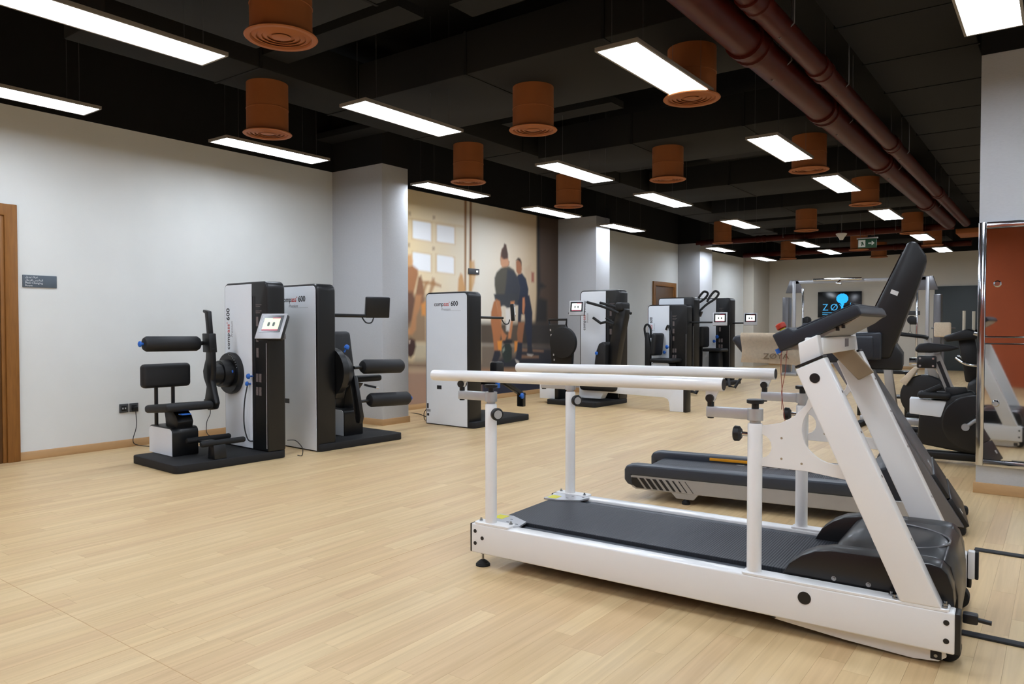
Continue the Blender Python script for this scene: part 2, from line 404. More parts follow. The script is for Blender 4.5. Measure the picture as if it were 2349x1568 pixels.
# mural print on the left wall between two columns
MURAL=[
((78,62,50),4,1.0,[1062,325,1193,341,1194,-26,1062,-15]),
((38,36,36),5,1.0,[1061,325,1069,326,1070,225,1073,194,1090,187,1073,182,1069,168,1093,163,1094,73,1051,74,1062,174]),
((86,74,62),6,1.0,[904,123,1185,122,1186,79,904,88]),
((52,48,46),8,1.0,[1016,124,1185,122,1186,79,1016,83]),
((122,108,94),6,1.0,[904,89,1186,79,1186,26,904,41]),
((46,48,56),8,1.0,[1012,83,1186,76,1186,38,951,49,960,66,1007,65]),
((168,128,98),3,0.8,[1018,79,1082,74,1082,72,1018,75]),
((168,128,98),3,0.7,[1014,68,1067,65,1067,62,1014,63]),
((36,40,52),4,0.9,[951,64,1186,53,1186,39,951,50]),
((160,122,92),4,1.0,[904,51,1186,39,1186,28,904,43]),
((34,40,62),5,1.0,[904,43,1186,29,1186,-47,904,-20]),
((120,84,58),6,0.8,[626,157,783,162,783,93,625,96]),
((196,184,156),5,1.0,[757,93,907,90,907,59,757,65]),
((128,104,86),8,1.0,[625,77,907,59,907,46,625,65]),
((170,138,118),8,1.0,[625,64,907,47,907,-20,624,7]),
((206,168,110),3,0.6,[753,268,795,268,795,239,753,240]),
((248,250,252),2,1.0,[755,266,758,267,790,267,793,265,793,240,759,241,755,242]),
((206,168,110),3,0.6,[803,267,846,267,846,240,803,240]),
((248,250,252),2,1.0,[805,265,808,266,840,266,844,265,844,241,810,241,805,242]),
((206,168,110),3,0.6,[753,223,794,222,794,195,752,197]),
((248,250,252),2,1.0,[755,221,757,222,789,221,792,220,792,196,759,197,754,198]),
((206,168,110),3,0.6,[802,223,845,221,845,195,802,196]),
((248,250,252),2,1.0,[805,221,808,222,839,221,843,219,843,196,809,197,805,198]),
((214,186,136),3,0.7,[743,269,865,270,865,268,743,267]),
((150,112,76),3,0.8,[747,277,751,277,751,273,747,273]),
((150,112,76),3,0.8,[797,277,801,277,801,274,797,273]),
((150,112,76),3,0.8,[746,233,749,233,749,229,746,229]),
((150,112,76),3,0.8,[796,232,800,232,800,229,796,228]),
((156,114,72),2,1.0,[867,313,873,314,871,171,867,171]),
((140,98,62),2,1.0,[880,314,885,314,884,171,878,171]),
((206,160,100),3,0.8,[879,218,891,219,894,197,891,185,885,171,878,171]),
((206,152,90),3,0.9,[853,189,858,198,863,195,869,176,869,166,851,165]),
((176,124,76),3,0.9,[772,182,799,182,814,178,814,175,799,177,772,179]),
((176,124,76),3,0.8,[780,181,787,182,778,163,771,163]),
((176,124,76),3,0.8,[795,188,800,187,801,177,792,163,787,163]),
((222,170,116),3,1.0,[742,216,752,218,755,209,754,203,742,200]),
((176,120,78),3,1.0,[742,201,755,203,765,198,766,191,761,176,756,161,753,147,742,147]),
((150,104,72),3,1.0,[766,187,772,190,777,175,778,163,775,147,760,147,760,162]),
((104,72,56),4,0.9,[721,165,754,166,762,153,754,126,742,115,721,116]),
((190,136,92),3,1.0,[761,162,773,162,769,143,762,131,761,113,753,105,748,108,754,131]),
((204,146,96),3,1.0,[742,113,750,115,750,107,745,105,742,105]),
((226,150,70),3,0.9,[772,149,781,153,781,133,773,133]),
((66,38,32),3,1.0,[743,98,751,101,759,98,761,89,757,78,751,73,745,75,743,79]),
((226,200,180),1.5,0.7,[746,98,750,98,749,93,747,93]),
((196,168,140),4,0.6,[1025,215,1034,219,1044,225,1044,201,1038,186,1027,204]),
((150,60,50),3,0.8,[1045,210,1053,210,1053,193,1045,193]),
((40,48,66),2,1.0,[1006,204,1017,207,1029,198,1036,181,1035,165,1042,153,1000,152,1000,196]),
((36,42,60),2,1.0,[1025,170,1039,170,1048,141,1047,112,1046,82,1034,82,1027,112,1025,137,1016,137,1012,109,1005,115,1007,169]),
((190,124,84),2,1.0,[1019,165,1025,166,1026,153,1023,136,1018,141]),
((160,104,72),2,1.0,[1000,225,1008,231,1015,228,1017,214,1015,206,1006,204,1001,209]),
((46,40,38),2,1.0,[1000,227,1006,232,1012,231,1016,225,1016,219,1013,225,1006,228]),
((40,44,54),2,1.0,[1034,84,1046,84,1050,71,1051,67,1032,69]),
((210,200,190),2,0.8,[1032,70,1051,68,1046,65,1034,67]),
((150,98,66),2,1.0,[1007,124,1025,124,1021,104,1018,89,1005,90,1003,105]),
((220,140,60),2,1.0,[996,92,1005,92,1003,77,996,73]),
((36,42,58),2,1.0,[1005,90,1018,89,1016,63,1007,57,998,62,1003,77]),
((214,206,198),2,0.8,[998,62,1009,58,1009,55,1002,55]),
((120,88,72),2,1.0,[966,247,968,252,973,251,975,244,977,233,979,225,982,224,981,218,977,215,964,214,959,218,957,225,958,235,961,243]),
((198,146,112),2,1.0,[958,230,964,227,978,228,981,221,978,216,968,210,962,213,958,218]),
((78,58,50),2,1.0,[967,247,968,252,973,250,974,246,978,236,978,230,967,227,961,232,962,240]),
((84,80,70),2.5,1.0,[959,212,968,214,981,216,994,211,1004,200,1011,182,1008,163,988,152,949,151,946,166,942,183,942,195,947,204]),
((52,56,66),3,0.9,[976,212,994,209,1004,200,1011,182,1008,163,988,152,964,151,972,183]),
((58,60,64),2,1.0,[940,169,1007,171,1005,156,990,148,975,147,966,153,958,148,943,160]),
((186,122,80),2,1.0,[946,161,956,158,961,140,960,115,968,106,975,102,970,94,962,94,958,108,950,134]),
((196,130,86),2,1.0,[985,158,996,159,994,141,990,115,986,97,978,97,979,106,986,128]),
((176,112,70),2,1.0,[940,157,946,160,952,134,961,110,956,94,950,77,941,78,937,105,932,124,933,140]),
((226,222,216),3,0.85,[971,145,983,147,986,130,981,109,973,110]),
((226,146,60),2,1.0,[949,93,962,94,960,78,952,77]),
((42,44,54),2,1.0,[942,78,956,78,958,70,949,58,933,59,937,66]),
((206,196,184),2,0.7,[931,60,939,60,937,56,931,57]),
((40,52,48),2,1.0,[964,84,970,89,983,89,989,81,989,65,983,58,970,58,963,66,961,77]),
((34,36,40),2,1.0,[965,93,975,95,990,94,989,89,966,88]),
((180,196,176),2,0.6,[963,79,968,83,969,78,964,74]),
]

def mural():
    y0, y1, z0, z1, st = 6.57, 11.29, .075, ZT-.012, .015
    ny, nz = int((y1-y0)/st)+1, int((z1-z0)/st)+1
    Y, Z = np.meshgrid(np.linspace(y0, y1, ny), np.linspace(z0, z1, nz), indexing='ij')
    def s2l(c):
        c = np.array(c)/255.0; return np.where(c <= .04045, c/12.92, ((c+.055)/1.055)**2.4)
    t = np.clip((Y-7.4)/(10.7-7.4), 0, 1)
    c0, c1, c2 = s2l((240,216,168)), s2l((232,226,212)), s2l((196,170,134))
    a = np.clip(t*2, 0, 1)[..., None]; b = np.clip(t*2-1, 0, 1)[..., None]
    img = (c0*(1-a) + c1*a)*(1-b) + c2*b
    for col, soft, al, P in MURAL:
        pts = np.array(P, float).reshape(-1, 2)/100.0; n = len(pts)
        inside = np.zeros(Y.shape, bool); dist = np.full(Y.shape, 9.0)
        for i in range(n):
            (ay, az), (by, bz) = pts[i], pts[(i+1) % n]
            if az != bz:
                cond = ((az > Z) != (bz > Z)) & (Y < (by-ay)*(Z-az)/(bz-az) + ay); inside ^= cond
            dy, dz = by-ay, bz-az; L2 = dy*dy + dz*dz + 1e-12
            q = np.clip(((Y-ay)*dy + (Z-az)*dz)/L2, 0, 1)
            dist = np.minimum(dist, np.hypot(Y-(ay+q*dy), Z-(az+q*dz)))
        sd = np.where(inside, dist, -dist); w = soft/100.0*0.8
        k = np.clip(.5 + sd/(2*w), 0, 1)[..., None]*al
        img = img*(1-k) + s2l(col)*k
    V = np.stack([np.full(Y.size, XW+.005), Y.ravel(), Z.ravel()], 1)
    idx = np.arange(ny*nz).reshape(ny, nz)
    F = np.stack([idx[:-1,:-1], idx[1:,:-1], idx[1:,1:], idx[:-1,1:]], -1).reshape(-1, 4)
    me = bpy.data.meshes.new('wall_mural'); me.from_pydata(V.tolist(), [], F.tolist())
    ca = me.color_attributes.new('print', 'FLOAT_COLOR', 'POINT')
    ca.data.foreach_set('color', np.concatenate([img.reshape(-1,3), np.ones((ny*nz,1))], 1).astype(np.float32).ravel())
    me.materials.append(M['mural_print']); me.update()
    o = bpy.data.objects.new('mural_sheet', me); COL.objects.link(o)
    root = thing('wall_mural', 'large printed mural of people lifting kettlebells on the left wall', 'mural', (0,0,0))
    rbox('backing_sheet', 'white_panel', root, XW+.0005, XW+.0045, y0, y1, z0, z1, 0)
    o.parent = root
    root.location = (XW, 8.93, .075)
    for ch in root.children: ch.location = (-XW, -8.93, -.075)
mural()

def rebase(root, loc):
    """things modelled in hall coordinates: put the Empty at the thing's base"""
    root.location = loc
    for ch in root.children: ch.location = Vector(ch.location) - Vector(loc)

# ================================================================ WHITE TREADMILL (foreground)
wt = thing('treadmill', 'white rehabilitation treadmill with parallel handrails in the foreground', 'treadmill', (-1.36, 3.30, 0), 2.5)
Rm = lambda a: Matrix.Rotation(R(a), 3, 'Y')
ZR = .212
def bolt(parent, p, r=.007, h=.012, mtl='bolt_steel', axis=(0,0,1)):
    a = Vector(axis); p = Vector(p)
    m = MB().cyl(p, p + a*h*.35, r*1.5, n=12).cyl(p + a*h*.35, p + a*h, r*.9, n=6)
    return m.build('bolt', mtl, parent)
for s in (-1, 1):
    y0, y1 = sorted((s*.355, s*.43))
    rail = MB().box(-1.012, 1.062, y0, y1, .068, ZR).bev(.007, 3).build('side_rail', 'white_gloss', wt)
    rbox('end_cap', 'black_plastic', rail, 1.060, 1.078, y0+.002, y1-.002, .07, ZR-.001, .004)
    rbox('end_cap', 'black_plastic', rail, -1.020, -1.010, y0+.002, y1-.002, .07, ZR-.001, .003)
    yo = s*.4302
    for u, z in ((-.987,.176),(-.987,.116),(-.944,.146),(1.036,.176),(1.036,.112)):
        MB().cyl((u, yo-s*.002, z), (u, yo+s*.0015, z), .0095, n=16).build('screw_cap', 'black_plastic', rail)
    MB().cyl((.571, yo-s*.002, .165), (.571, yo+s*.002, .165), .024, n=28).build('hole_plug', 'black_plastic', rail)
    # long welded base plates of posts and upright
    MB().prism(rrect(.33, 1.045, s*.395-.034, s*.395+.034, .012), 'z', ZR-.002, ZR+.009).bev(.002, 1).build('base_plate', 'white_gloss', wt)
    MB().prism(rrect(-.995, -.79, s*.395-.034, s*.395+.034, .012), 'z', ZR-.002, ZR+.011).bev(.002, 1).build('base_plate', 'white_gloss', wt)
    for u, dv in ((-.975,.0),(-.81,-.02),(.86,-.012),(.875,.018),(1.03,-.012),(1.03,.016)):
        bolt(wt, (u, s*.395+s*dv, ZR+.010), .006, .014)
    # posts
    for u in (-.915, .372):
        post = MB().rod((u, s*.395, ZR), (u, s*.395, .81), [(0,.034),(.012,.034),(.02,.0285),(.99,.0285),(1,.026)], 28).build('post', 'white_gloss', wt)
        MB().cyl((u, s*.395, .808), (u, s*.395, .824), .021, n=24).build('inner_tube', 'aluminium', post)
        arm = MB().box(u-.195, u, s*.395-.015, s*.395+.015, .824, .866).bev(.003)
        arm.cyl((u, s*.395, .822), (u, s*.395, .868), .0305, n=28)
        arm = arm.build('swing_arm', 'aluminium', wt)
        MB().rod((u, s*.395, .868), (u, s*.395, .905), [(0,.014),(.55,.014),(.56,.03),(.62,.033),(.95,.033),(1,.029)], 20).build('clamp_knob', 'black_plastic', arm)
        MB().cyl((u-.18, s*.395, .818), (u-.18, s*.395, .824), .013, n=14).build('arm_bolt', 'black_plastic', arm)
        # bar bracket and pivot
        piv = MB().cyl((u-.18, s*.395, .866), (u-.18, s*.395, .892), .0135, n=16)
        piv.cyl((u-.18, s*.395-.019, .9), (u-.18, s*.395+.019, .9), .0165, n=16)
        piv = piv.build('pivot', 'black_plastic', arm)
        MB().prism([(u-.20,.945),(u-.20,.905)] + arc(u-.18, .901, .02, 180, 360, 8) + [(u-.15,.922),(u-.14,.945)], 'y', s*.395-.006, s*.395+.006).bev(.001, 1).build('bar_bracket', 'white_gloss', arm)
        # height clamp knob at the side of the post
        if u < 0: d = Vector((.86, -.5, 0)).normalized()
        else: d = Vector((-1, -.08, 0)).normalized()
        p = Vector((u, s*.395, .765)) + d*.027
        k = MB().cyl(p, p + d*.026, .009, n=14).build('knob_stem', 'chrome', post)
        kn = MB().rod(p + d*.024, p + d*.056, [(0,.018),(.3,.03),(.85,.031),(1,.026)], 20).build('height_knob', 'black_plastic', post)
        MB().cyl(p + d*.0555, p + d*.0572, .021, n=20).build('knob_insert', 'aluminium', kn)
    bar = MB().rod((-1.285, s*.395, .938), (.245, s*.395, .957), [(0,.025),(.004,.028),(1,.028)], 32).build('handrail_bar', 'white_gloss', wt)
    MB().cyl((.2445, s*.395, .957), (.2475, s*.395, .957), .0235, n=28).build('bar_end_cap', 'black_plastic', bar)
    # upright, neck
    up = MB().prism([(.893,ZR+.008),(1.022,ZR+.008),(.632,1.079),(.530,1.03)], 'y', s*.395-.036, s*.395+.036).bev(.006, 3).build('upright', 'white_gloss', wt)
    MB().cyl((.601, s*.395+s*.034, 1.0), (.601, s*.395+s*.038, 1.0), .0185, n=28).build('hole_plug', 'black_plastic', up)
    MB().prism([(.532,1.034),(.630,1.080),(.627,1.087),(.529,1.042)], 'y', s*.395-.037, s*.395+.037).bev(.001, 1).build('sleeve_gasket', 'black_plastic', up)
    MB().prism([(.546,1.03),(.618,1.062),(.604,1.162),(.534,1.128)], 'y', s*.380-.03, s*.380+.03).bev(.005, 3).build('neck', 'white_gloss', wt)
    # gusset plate with round cut-outs
    g = [(.395,.643),(.567,.641),(.73,.622)]
    g += [(.672+.122*math.cos(R(a)), .80+.122*math.sin(R(a))) for a in range(280, 99, -12)]
    g += [(.60,.925),(.575,.932),(.563,.894),(.522,.848),(.47,.818),(.397,.802)]
    g += [(.397,.77)] + [(.397+.042*math.cos(R(a))*.95, .722+.046*math.sin(R(a))) for a in range(80, -81, -20)] + [(.397,.672)]
    gu = MB().prism(g, 'y', s*.395-.005, s*.395+.005).bev(.0012, 1).build('gusset_plate', 'white_gloss', wt)
    for u, z in ((.475,.76),(.475,.68),(.55,.668)):
        MB().cyl((u, s*.395-.0056, z), (u, s*.395+.0056, z), .0045, n=12).build('screw_hole', 'beige_plate', gu)
    for k in (.25, .5, .68, .85):
        p = Vector((1.012,0,ZR+.008)).lerp(Vector((.625,0,1.076)), k)
        bolt(up, (p.x, s*.395, p.z), .006, .01, 'bolt_steel', (.9,0,.43))
    # lifting arm and wheel under the front
    MB().prism([(.42,.062),(.47,.085),(.95,.07),(1.03,.055),(1.035,.035),(1.01,.014),(.93,.006),(.70,.018),(.45,.04)], 'y', s*.37-.006, s*.37+.006).bev(.002, 1).build('lift_arm', 'white_gloss', wt)
    wv = MB().cyl((1.03, s*.30-.03, .047), (1.03, s*.30+.03, .047), .046, n=28).bev(.006, 2).build('wheel', 'rubber', wt)
    rbox('axle_plate', 'black_plastic', wv, .985, 1.02, s*.377-.002, s*.377+.003, .02, .05, .003)
    MB().cyl((1.002, s*.372, .035), (1.002, s*.383, .035), .006, n=12).build('axle_bolt', 'bolt_steel', wv)
    MB().cyl((.445, s*.37-.009, .056), (.445, s*.37+.009, .056), .012, n=14).build('pivot_bolt', 'black_plastic', wt)
    # rear foot
    ft = MB().rod((-.965, s*.395, 0), (-.965, s*.395, .03), [(0,.036),(.25,.036),(.3,.033),(.45,.032),(.5,.027),(.75,.022),(1,.008)], 24).build('foot', 'rubber', wt)
    MB().cyl((-.965, s*.395, .028), (-.965, s*.395, .075), .0055, n=12).cyl((-.965, s*.395, .058), (-.965, s*.395, .066), .011, n=6).build('foot_stem', 'bolt_steel', ft)
    # silver corner plate with stickers
    pts = [(-.985, s*.385),(-.985, s*.215),(-.90, s*.215),(-.785, s*.275),(-.77, s*.36),(-.79, s*.385)]
    if s > 0: pts = pts[::-1]
    cp = MB().prism(pts, 'z', ZR-.004, ZR+.006).bev(.001, 1).build('corner_plate', 'aluminium', wt)
    rbox('warning_sticker', 'yellow_label', cp, -.975, -.915, min(s*.23,s*.30), max(s*.23,s*.30), ZR+.006, ZR+.0066, 0)
    for u, v in ((-.86, .33), (-.87, .28), (-.80, .34)):
        rbox('slot_screw', 'logo_black', cp, u-.007, u+.007, s*v-.003, s*v+.003, ZR+.0055, ZR+.0066, 0)

deck = rbox('deck', 'black_plastic', wt, -.96, .98, -.356, .356, .14, .192, .004)
for s in (-1, 1): rbox('side_strip', 'navy_rail', deck, -.78, .55, min(s*.285,s*.354), max(s*.285,s*.354), .188, .198, .003)
belt = MB()
pr = arc(-.945, .177, .033, 90, 270, 10) + [(.66,.144),(.66,.21)]
belt.prism(pr, 'y', -.265, .265); belt.bev(.002, 1); belt.build('running_belt', 'belt_rubber', wt)
MB().cyl((-.945, -.34, .177), (-.945, .34, .177), .025, n=20).build('rear_roller', 'aluminium', wt)
rbox('cross_beam', 'black_plastic', wt, -.93, -.86, -.356, .356, .085, .14, .004)
rbox('cross_beam', 'black_plastic', wt, .9, 1.0, -.356, .356, .075, .14, .004)
# motor hood: two side wings and the raised centre
for s in (-1, 1):
    w = [(.46,.20),(.495,.262),(.54,.301),(.59,.327),(.65,.340),(.84,.346),(.98,.348),(1.012,.342),(1.033,.32),(1.05,.27),(1.056,.212),(1.05,.20)]
    MB().prism(w, 'y', min(s*.25,s*.352), max(s*.25,s*.352)).bev(.005, 2).build('hood_wing', 'black_gloss', wt)
hood = MB().prism([(.56,.205),(.645,.322),(.67,.338),(.71,.3425),(.98,.3483),(1.015,.3425),(1.040,.318),(1.062,.22),(1.064,.10),(.9,.10)], 'y', -.252, .252).bev(.006, 2).build('motor_hood', 'black_gloss', wt)
MB().tube([(.78 + .24*math.cos(R(a)), .0 + .20*math.sin(R(a)), .3475) for a in range(-90, 91, 12)], .004, 8).build('hood_groove', 'grey_metal', hood)
for u in (.66, .78): bolt(hood, (u, -.352, .235), .006, .008, 'bolt_steel', (0,-1,0))
# console
cp_ = [(.417,1.158),(.45,1.092),(.745,1.238),(.735,1.262),(.722,1.276),(.50,1.176),(.478,1.19)]
con = MB().prism(cp_, 'y', -.335, .335).bev(.007, 3).build('console', 'navy_plastic', wt)
MB().prism([(.505,1.181),(.715,1.276),(.711,1.281),(.503,1.187)], 'y', -.30, .30).bev(.002, 1).build('console_top', 'navy_rail', con)
MB().prism([(.47,1.104),(.735,1.234),(.70,1.205),(.62,1.16),(.53,1.11),(.50,1.098)], 'y', -.30, .30).bev(.003, 1).build('console_underside', 'silver_paint', con)
for u in (.655, .675): rbox('connector', 'black_plastic', con, u-.006, u+.006, -.306, -.29, 1.176+(u-.655)*.5, 1.19+(u-.655)*.5, .001)
n = Vector((-.45, 0, .9)).normalized(); pb = Vector((.447, -.27, 1.172))
MB().cyl(pb, pb+n*.016, .012, n=18).build('button_stem', 'yellow_label', con)
MB().rod(pb+n*.012, pb+n*.036, [(0,.016),(.15,.02),(.85,.02),(1,.016)], 20).build('stop_button', 'red_button', con)
MB().prism([(.49,1.18),(.505,1.206),(.53,1.206),(.55,1.2)], 'y', -.2, .2).bev(.004, 2).build('cup_tray', 'navy_rail', con)
MB().tube([(.449,-.31,1.10),(.446,-.305,1.02),(.452,-.305,.93),(.449,-.3,.86)], .0014, 6).build('safety_cord', 'red_cord', wt)
MB().tube([(.468,-.30,1.098),(.462,-.30,1.01),(.449,-.305,.93),(.462,-.29,.80),(.478,-.28,.77)], .0014, 6).build('safety_cord', 'red_cord', wt)
MB().cyl((.432,-.3,1.103), (.44,-.3,1.086), .012, n=14).build('cord_clip', 'blue_plastic', wt)
# cross bar between the necks and the beige cover plate on the far upright
cb = rbox('cross_bar', 'white_gloss', wt, .545, .615, -.35, .35, 1.085, 1.15, .006)
rbox('type_label', 'grey_metal', cb, .617-.002, .6165, .08, .16, 1.105, 1.14, 0)
MB().prism([(.50,1.085),(.60,1.10),(.695,.985),(.63,.945)], 'y', .325, .345).bev(.006, 3).build('cover_plate', 'beige_plate', wt)
# things at the front end: rubber bumper, power plug
bp = rbox('bumper', 'white_gloss', wt, 1.075, 1.10, .08, .115, .19, .30, .004)
rbox('bumper_rubber', 'rubber', bp, 1.10, 1.112, .08, .115, .19, .30, .004)
MB().box(1.078, 1.125, -.33, -.29, .150, .185).bev(.006).cyl((1.12,-.31,.166),(1.165,-.31,.162),.008,n=12).build('power_plug', 'black_plastic', wt)

# ================================================================ GREY TREADMILL behind it
gt = thing('treadmill', 'dark grey commercial treadmill with tall black console behind the white treadmill', 'treadmill', (-2.0, 4.62, 0), 8.0)
GW = .70
for s, va, vb in ((0, 0, .11), (1, GW-.11, GW)):
    rl = MB().prism([(-.425,.20),(-.41,.228),(-.36,.236),(1.05,.244),(1.10,.24),(1.10,.165),(-.38,.165),(-.36,.09),(-.40,.10),(-.425,.13)], 'y', va, vb).bev(.012, 3).build('side_rail', 'navy_rail', gt)
    yo = va-.002 if s == 0 else vb-.012
    sk = MB().prism([(-.385,.16),(-.395,.13),(-.37,.085),(-.345,.072),(1.56,.075),(1.50,.168),(-.36,.166)], 'y', va+.006 if s == 0 else vb-.03, va+.03 if s == 0 else vb-.006).bev(.003, 1).build('skirt', 'silver_paint', gt)
    if s == 0:
        # slanted ventilation stripes, widest at the rear
        MB().prism([(-.375,.150),(-.335,.150),(-.282,.082),(-.335,.082),(-.365,.10)], 'y', .002, .008).build('vent_stripe', 'black_plastic', sk)
        for k, (u, w) in enumerate(((-.318,.03),(-.272,.028),(-.226,.024),(-.18,.02),(-.134,.016),(-.09,.011),(-.046,.006),(-.002,.003))):
            MB().prism([(u,.150+k*.0004),(u+w,.150+k*.0004),(u+w+.055,.082),(u+.055,.082)], 'y', .002, .008).build('vent_stripe', 'black_plastic', sk)
    MB().prism([(-.10,.076),(.09,.076),(.055,.035),(-.06,.035)], 'y', va+.01 if s == 0 else vb-.05, va+.05 if s == 0 else vb-.01).bev(.002, 1).build('foot_bracket', 'silver_paint', gt)
    vm = va+.03 if s == 0 else vb-.03
    MB().rod((0, vm, 0), (0, vm, .04), [(0,.028),(.4,.028),(.55,.02),(1,.01)], 18).build('foot', 'rubber', gt)
    MB().prism([(1.59,.058),(1.03,.985),(.885,.985),(1.15,.545),(1.42,.10),(1.50,.058)], 'y', va+.0 if s == 0 else vb-.035, va+.035 if s == 0 else vb).bev(.006, 2).build('upright', 'grey_metal', gt)
    MB().prism([(.297,1.10),(.318,1.128),(.36,1.134),(1.12,1.134),(1.12,1.0),(1.02,.975),(.75,.965),(.44,.958),(.405,.966)], 'y', va-.01 if s == 0 else vb-.055, va+.055 if s == 0 else vb+.01).bev(.016, 3).build('handrail', 'navy_plastic', gt)
rbox('deck', 'black_plastic', gt, -.34, 1.2, .09, GW-.09, .14, .186, .004)
MB().prism(arc(-.31, .168, .027, 90, 270, 8) + [(1.1,.141),(1.1,.195)], 'y', .12, GW-.12).bev(.002, 1).build('running_belt', 'belt_rubber', gt)
rbox('orange_strip', 'orange_strip', gt, .02, .75, GW-.116, GW-.108, .205, .225, .001)
for k in range(5): rbox('belt_mark', 'white_plastic', gt, .22+k*.075, .275+k*.075, GW-.15, GW-.142, .1952, .1958, 0)
MB().prism([(.98,.20),(1.05,.255),(1.16,.345),(1.22,.362),(1.40,.35),(1.60,.055),(1.45,.05),(1.0,.15)], 'y', .036, GW-.036).bev(.012, 3).build('motor_hood', 'navy_plastic', gt)
# sloping front cover between the uprights
def slab(name, mtl, z0, z1, t0, t1, v0, v1, parent, w=.004):
    a, b = Vector((1.60,0,.045)), Vector((1.035,0,.985)); d = (b-a); nrm = Vector((d.z,0,-d.x)).normalized()
    def P(z, t): p = a + d*((z-.045)/.94) + nrm*t; return (p.x, p.z)
    return MB().prism([P(z0,t0), P(z1,t0), P(z1,t1), P(z0,t1)], 'y', v0, v1).bev(w, 2).build(name, mtl, parent)
fc = slab('front_cover', 'grey_metal', .33, .98, -.03, .008, .035, GW-.035, gt)
slab('lower_cover', 'black_plastic', .205, .335, -.03, .018, .03, GW-.03, gt, .006)
slab('lower_cover', 'black_plastic', .05, .20, -.03, .022, .03, GW-.03, gt, .006)
slab('sticker', 'aluminium', .345, .375, .008, .010, .20, .32, fc, 0.0005)
slab('sticker', 'white_plastic', .10, .125, .022, .023, .10, .14, fc, 0.0005)
rbox('front_wheel', 'rubber', gt, 1.57, 1.64, GW-.12, GW-.04, .0, .05, .015)
rbox('front_wheel', 'rubber', gt, 1.52, 1.60, .03, .10, .0, .06, .02)
# console mast and tall display
MB().prism([(1.04,.93),(1.05,.99),(1.10,1.06),(1.16,1.10),(1.22,1.10),(1.27,1.02),(1.27,.93)], 'y', .09, GW-.09).bev(.012, 3).build('console_base', 'black_plastic', gt)
MB().prism([(.98,.99),(.97,1.13),(1.0,1.15),(1.16,1.155),(1.16,.99)], 'y', .0, GW).bev(.014, 3).build('console_tray', 'navy_plastic', gt)
dsp = MB().prism([(1.085,1.14),(1.075,1.19),(1.285,1.672),(1.305,1.69),(1.335,1.682),(1.385,1.60),(1.388,1.565),(1.325,1.36),(1.318,1.345),(1.205,1.0),(1.10,1.0)], 'y', .07, GW-.07).bev(.014, 3).build('display', 'black_frame', gt)
MB().prism([(1.083,1.22),(1.262,1.628),(1.258,1.631),(1.079,1.222)], 'y', .11, GW-.11).build('display_glass', 'screen_bezel', dsp)
MB().prism([(1.20,1.385),(1.238,1.368),(1.246,1.392),(1.208,1.408)], 'y', .066, .0695).build('sticker', 'white_plastic', dsp)
rbox('side_button', 'black_plastic', dsp, 1.035, 1.08, .08, .14, 1.22, 1.27, .008)

# towel on its near handrail
tw = thing('towel', 'beige towel with dark lettering draped over the grey treadmill handrail', 'towel', (-2.0, 4.62, 0), 8.0)
def towel_mesh():
    m = MB(); prof = []
    for i in range(9): prof.append((-.022 - .004*math.sin(i*.9), .958 + i*.0195))
    prof += [(-.018, 1.136), (-.006, 1.145), (.02, 1.147), (.05, 1.145), (.063, 1.136)]
    for i in range(9): prof.append((.068 + .003*math.sin(i*1.1), 1.115 - i*.017))
    nu = 14; rows = []
    for k in range(nu+1):
        t = k/nu; row = []
        for j, (v, z) in enumerate(prof):
            u = .362 + .43*t + (.006*math.sin(j*.5) if k in (0, nu) else 0)
            row.append(m.bm.verts.new((u, v - .003*math.sin(t*7 + j*.4), z + .0035*math.sin(t*4 + 1)*(1 if j < 3 else .3) - .006*t*(1 if j < 4 else 0))))
        rows.append(row)
    for a, b in zip(rows, rows[1:]):
        for i in range(len(prof)-1): m._face([a[i], b[i], b[i+1], a[i+1]])
    geom = bmesh.ops.solidify(m.bm, geom=m.bm.faces[:], thickness=.006)
    return m.build('towel_cloth', 'towel', tw, smooth=60)
towel_mesh()
text('ZØYA', .046, 'towel_thread', tw, face_mtx((.50, -.0335, .988), (1,0,0), (0,0,1)), depth=.0025, xs=1.2)

# flat rubber cable covers on the floor leading to the right
cc = MB().box(0, 3.3, -.022, .022, 0, .010).bev(.004).build('cable_cover', 'cable_black'); cc.location = (-.30, 3.335, 0)
tag(cc, 'black rubber cable cover on the floor in front of the white treadmill', 'cable cover', 'floor cable covers')
cc = MB().box(0, 3.3, -.025, .025, 0, .010).bev(.004).build('cable_cover', 'cable_black'); cc.location = (-.36, 4.62, 0)
tag(cc, 'black rubber cable cover on the floor in front of the grey treadmill', 'cable cover', 'floor cable covers')

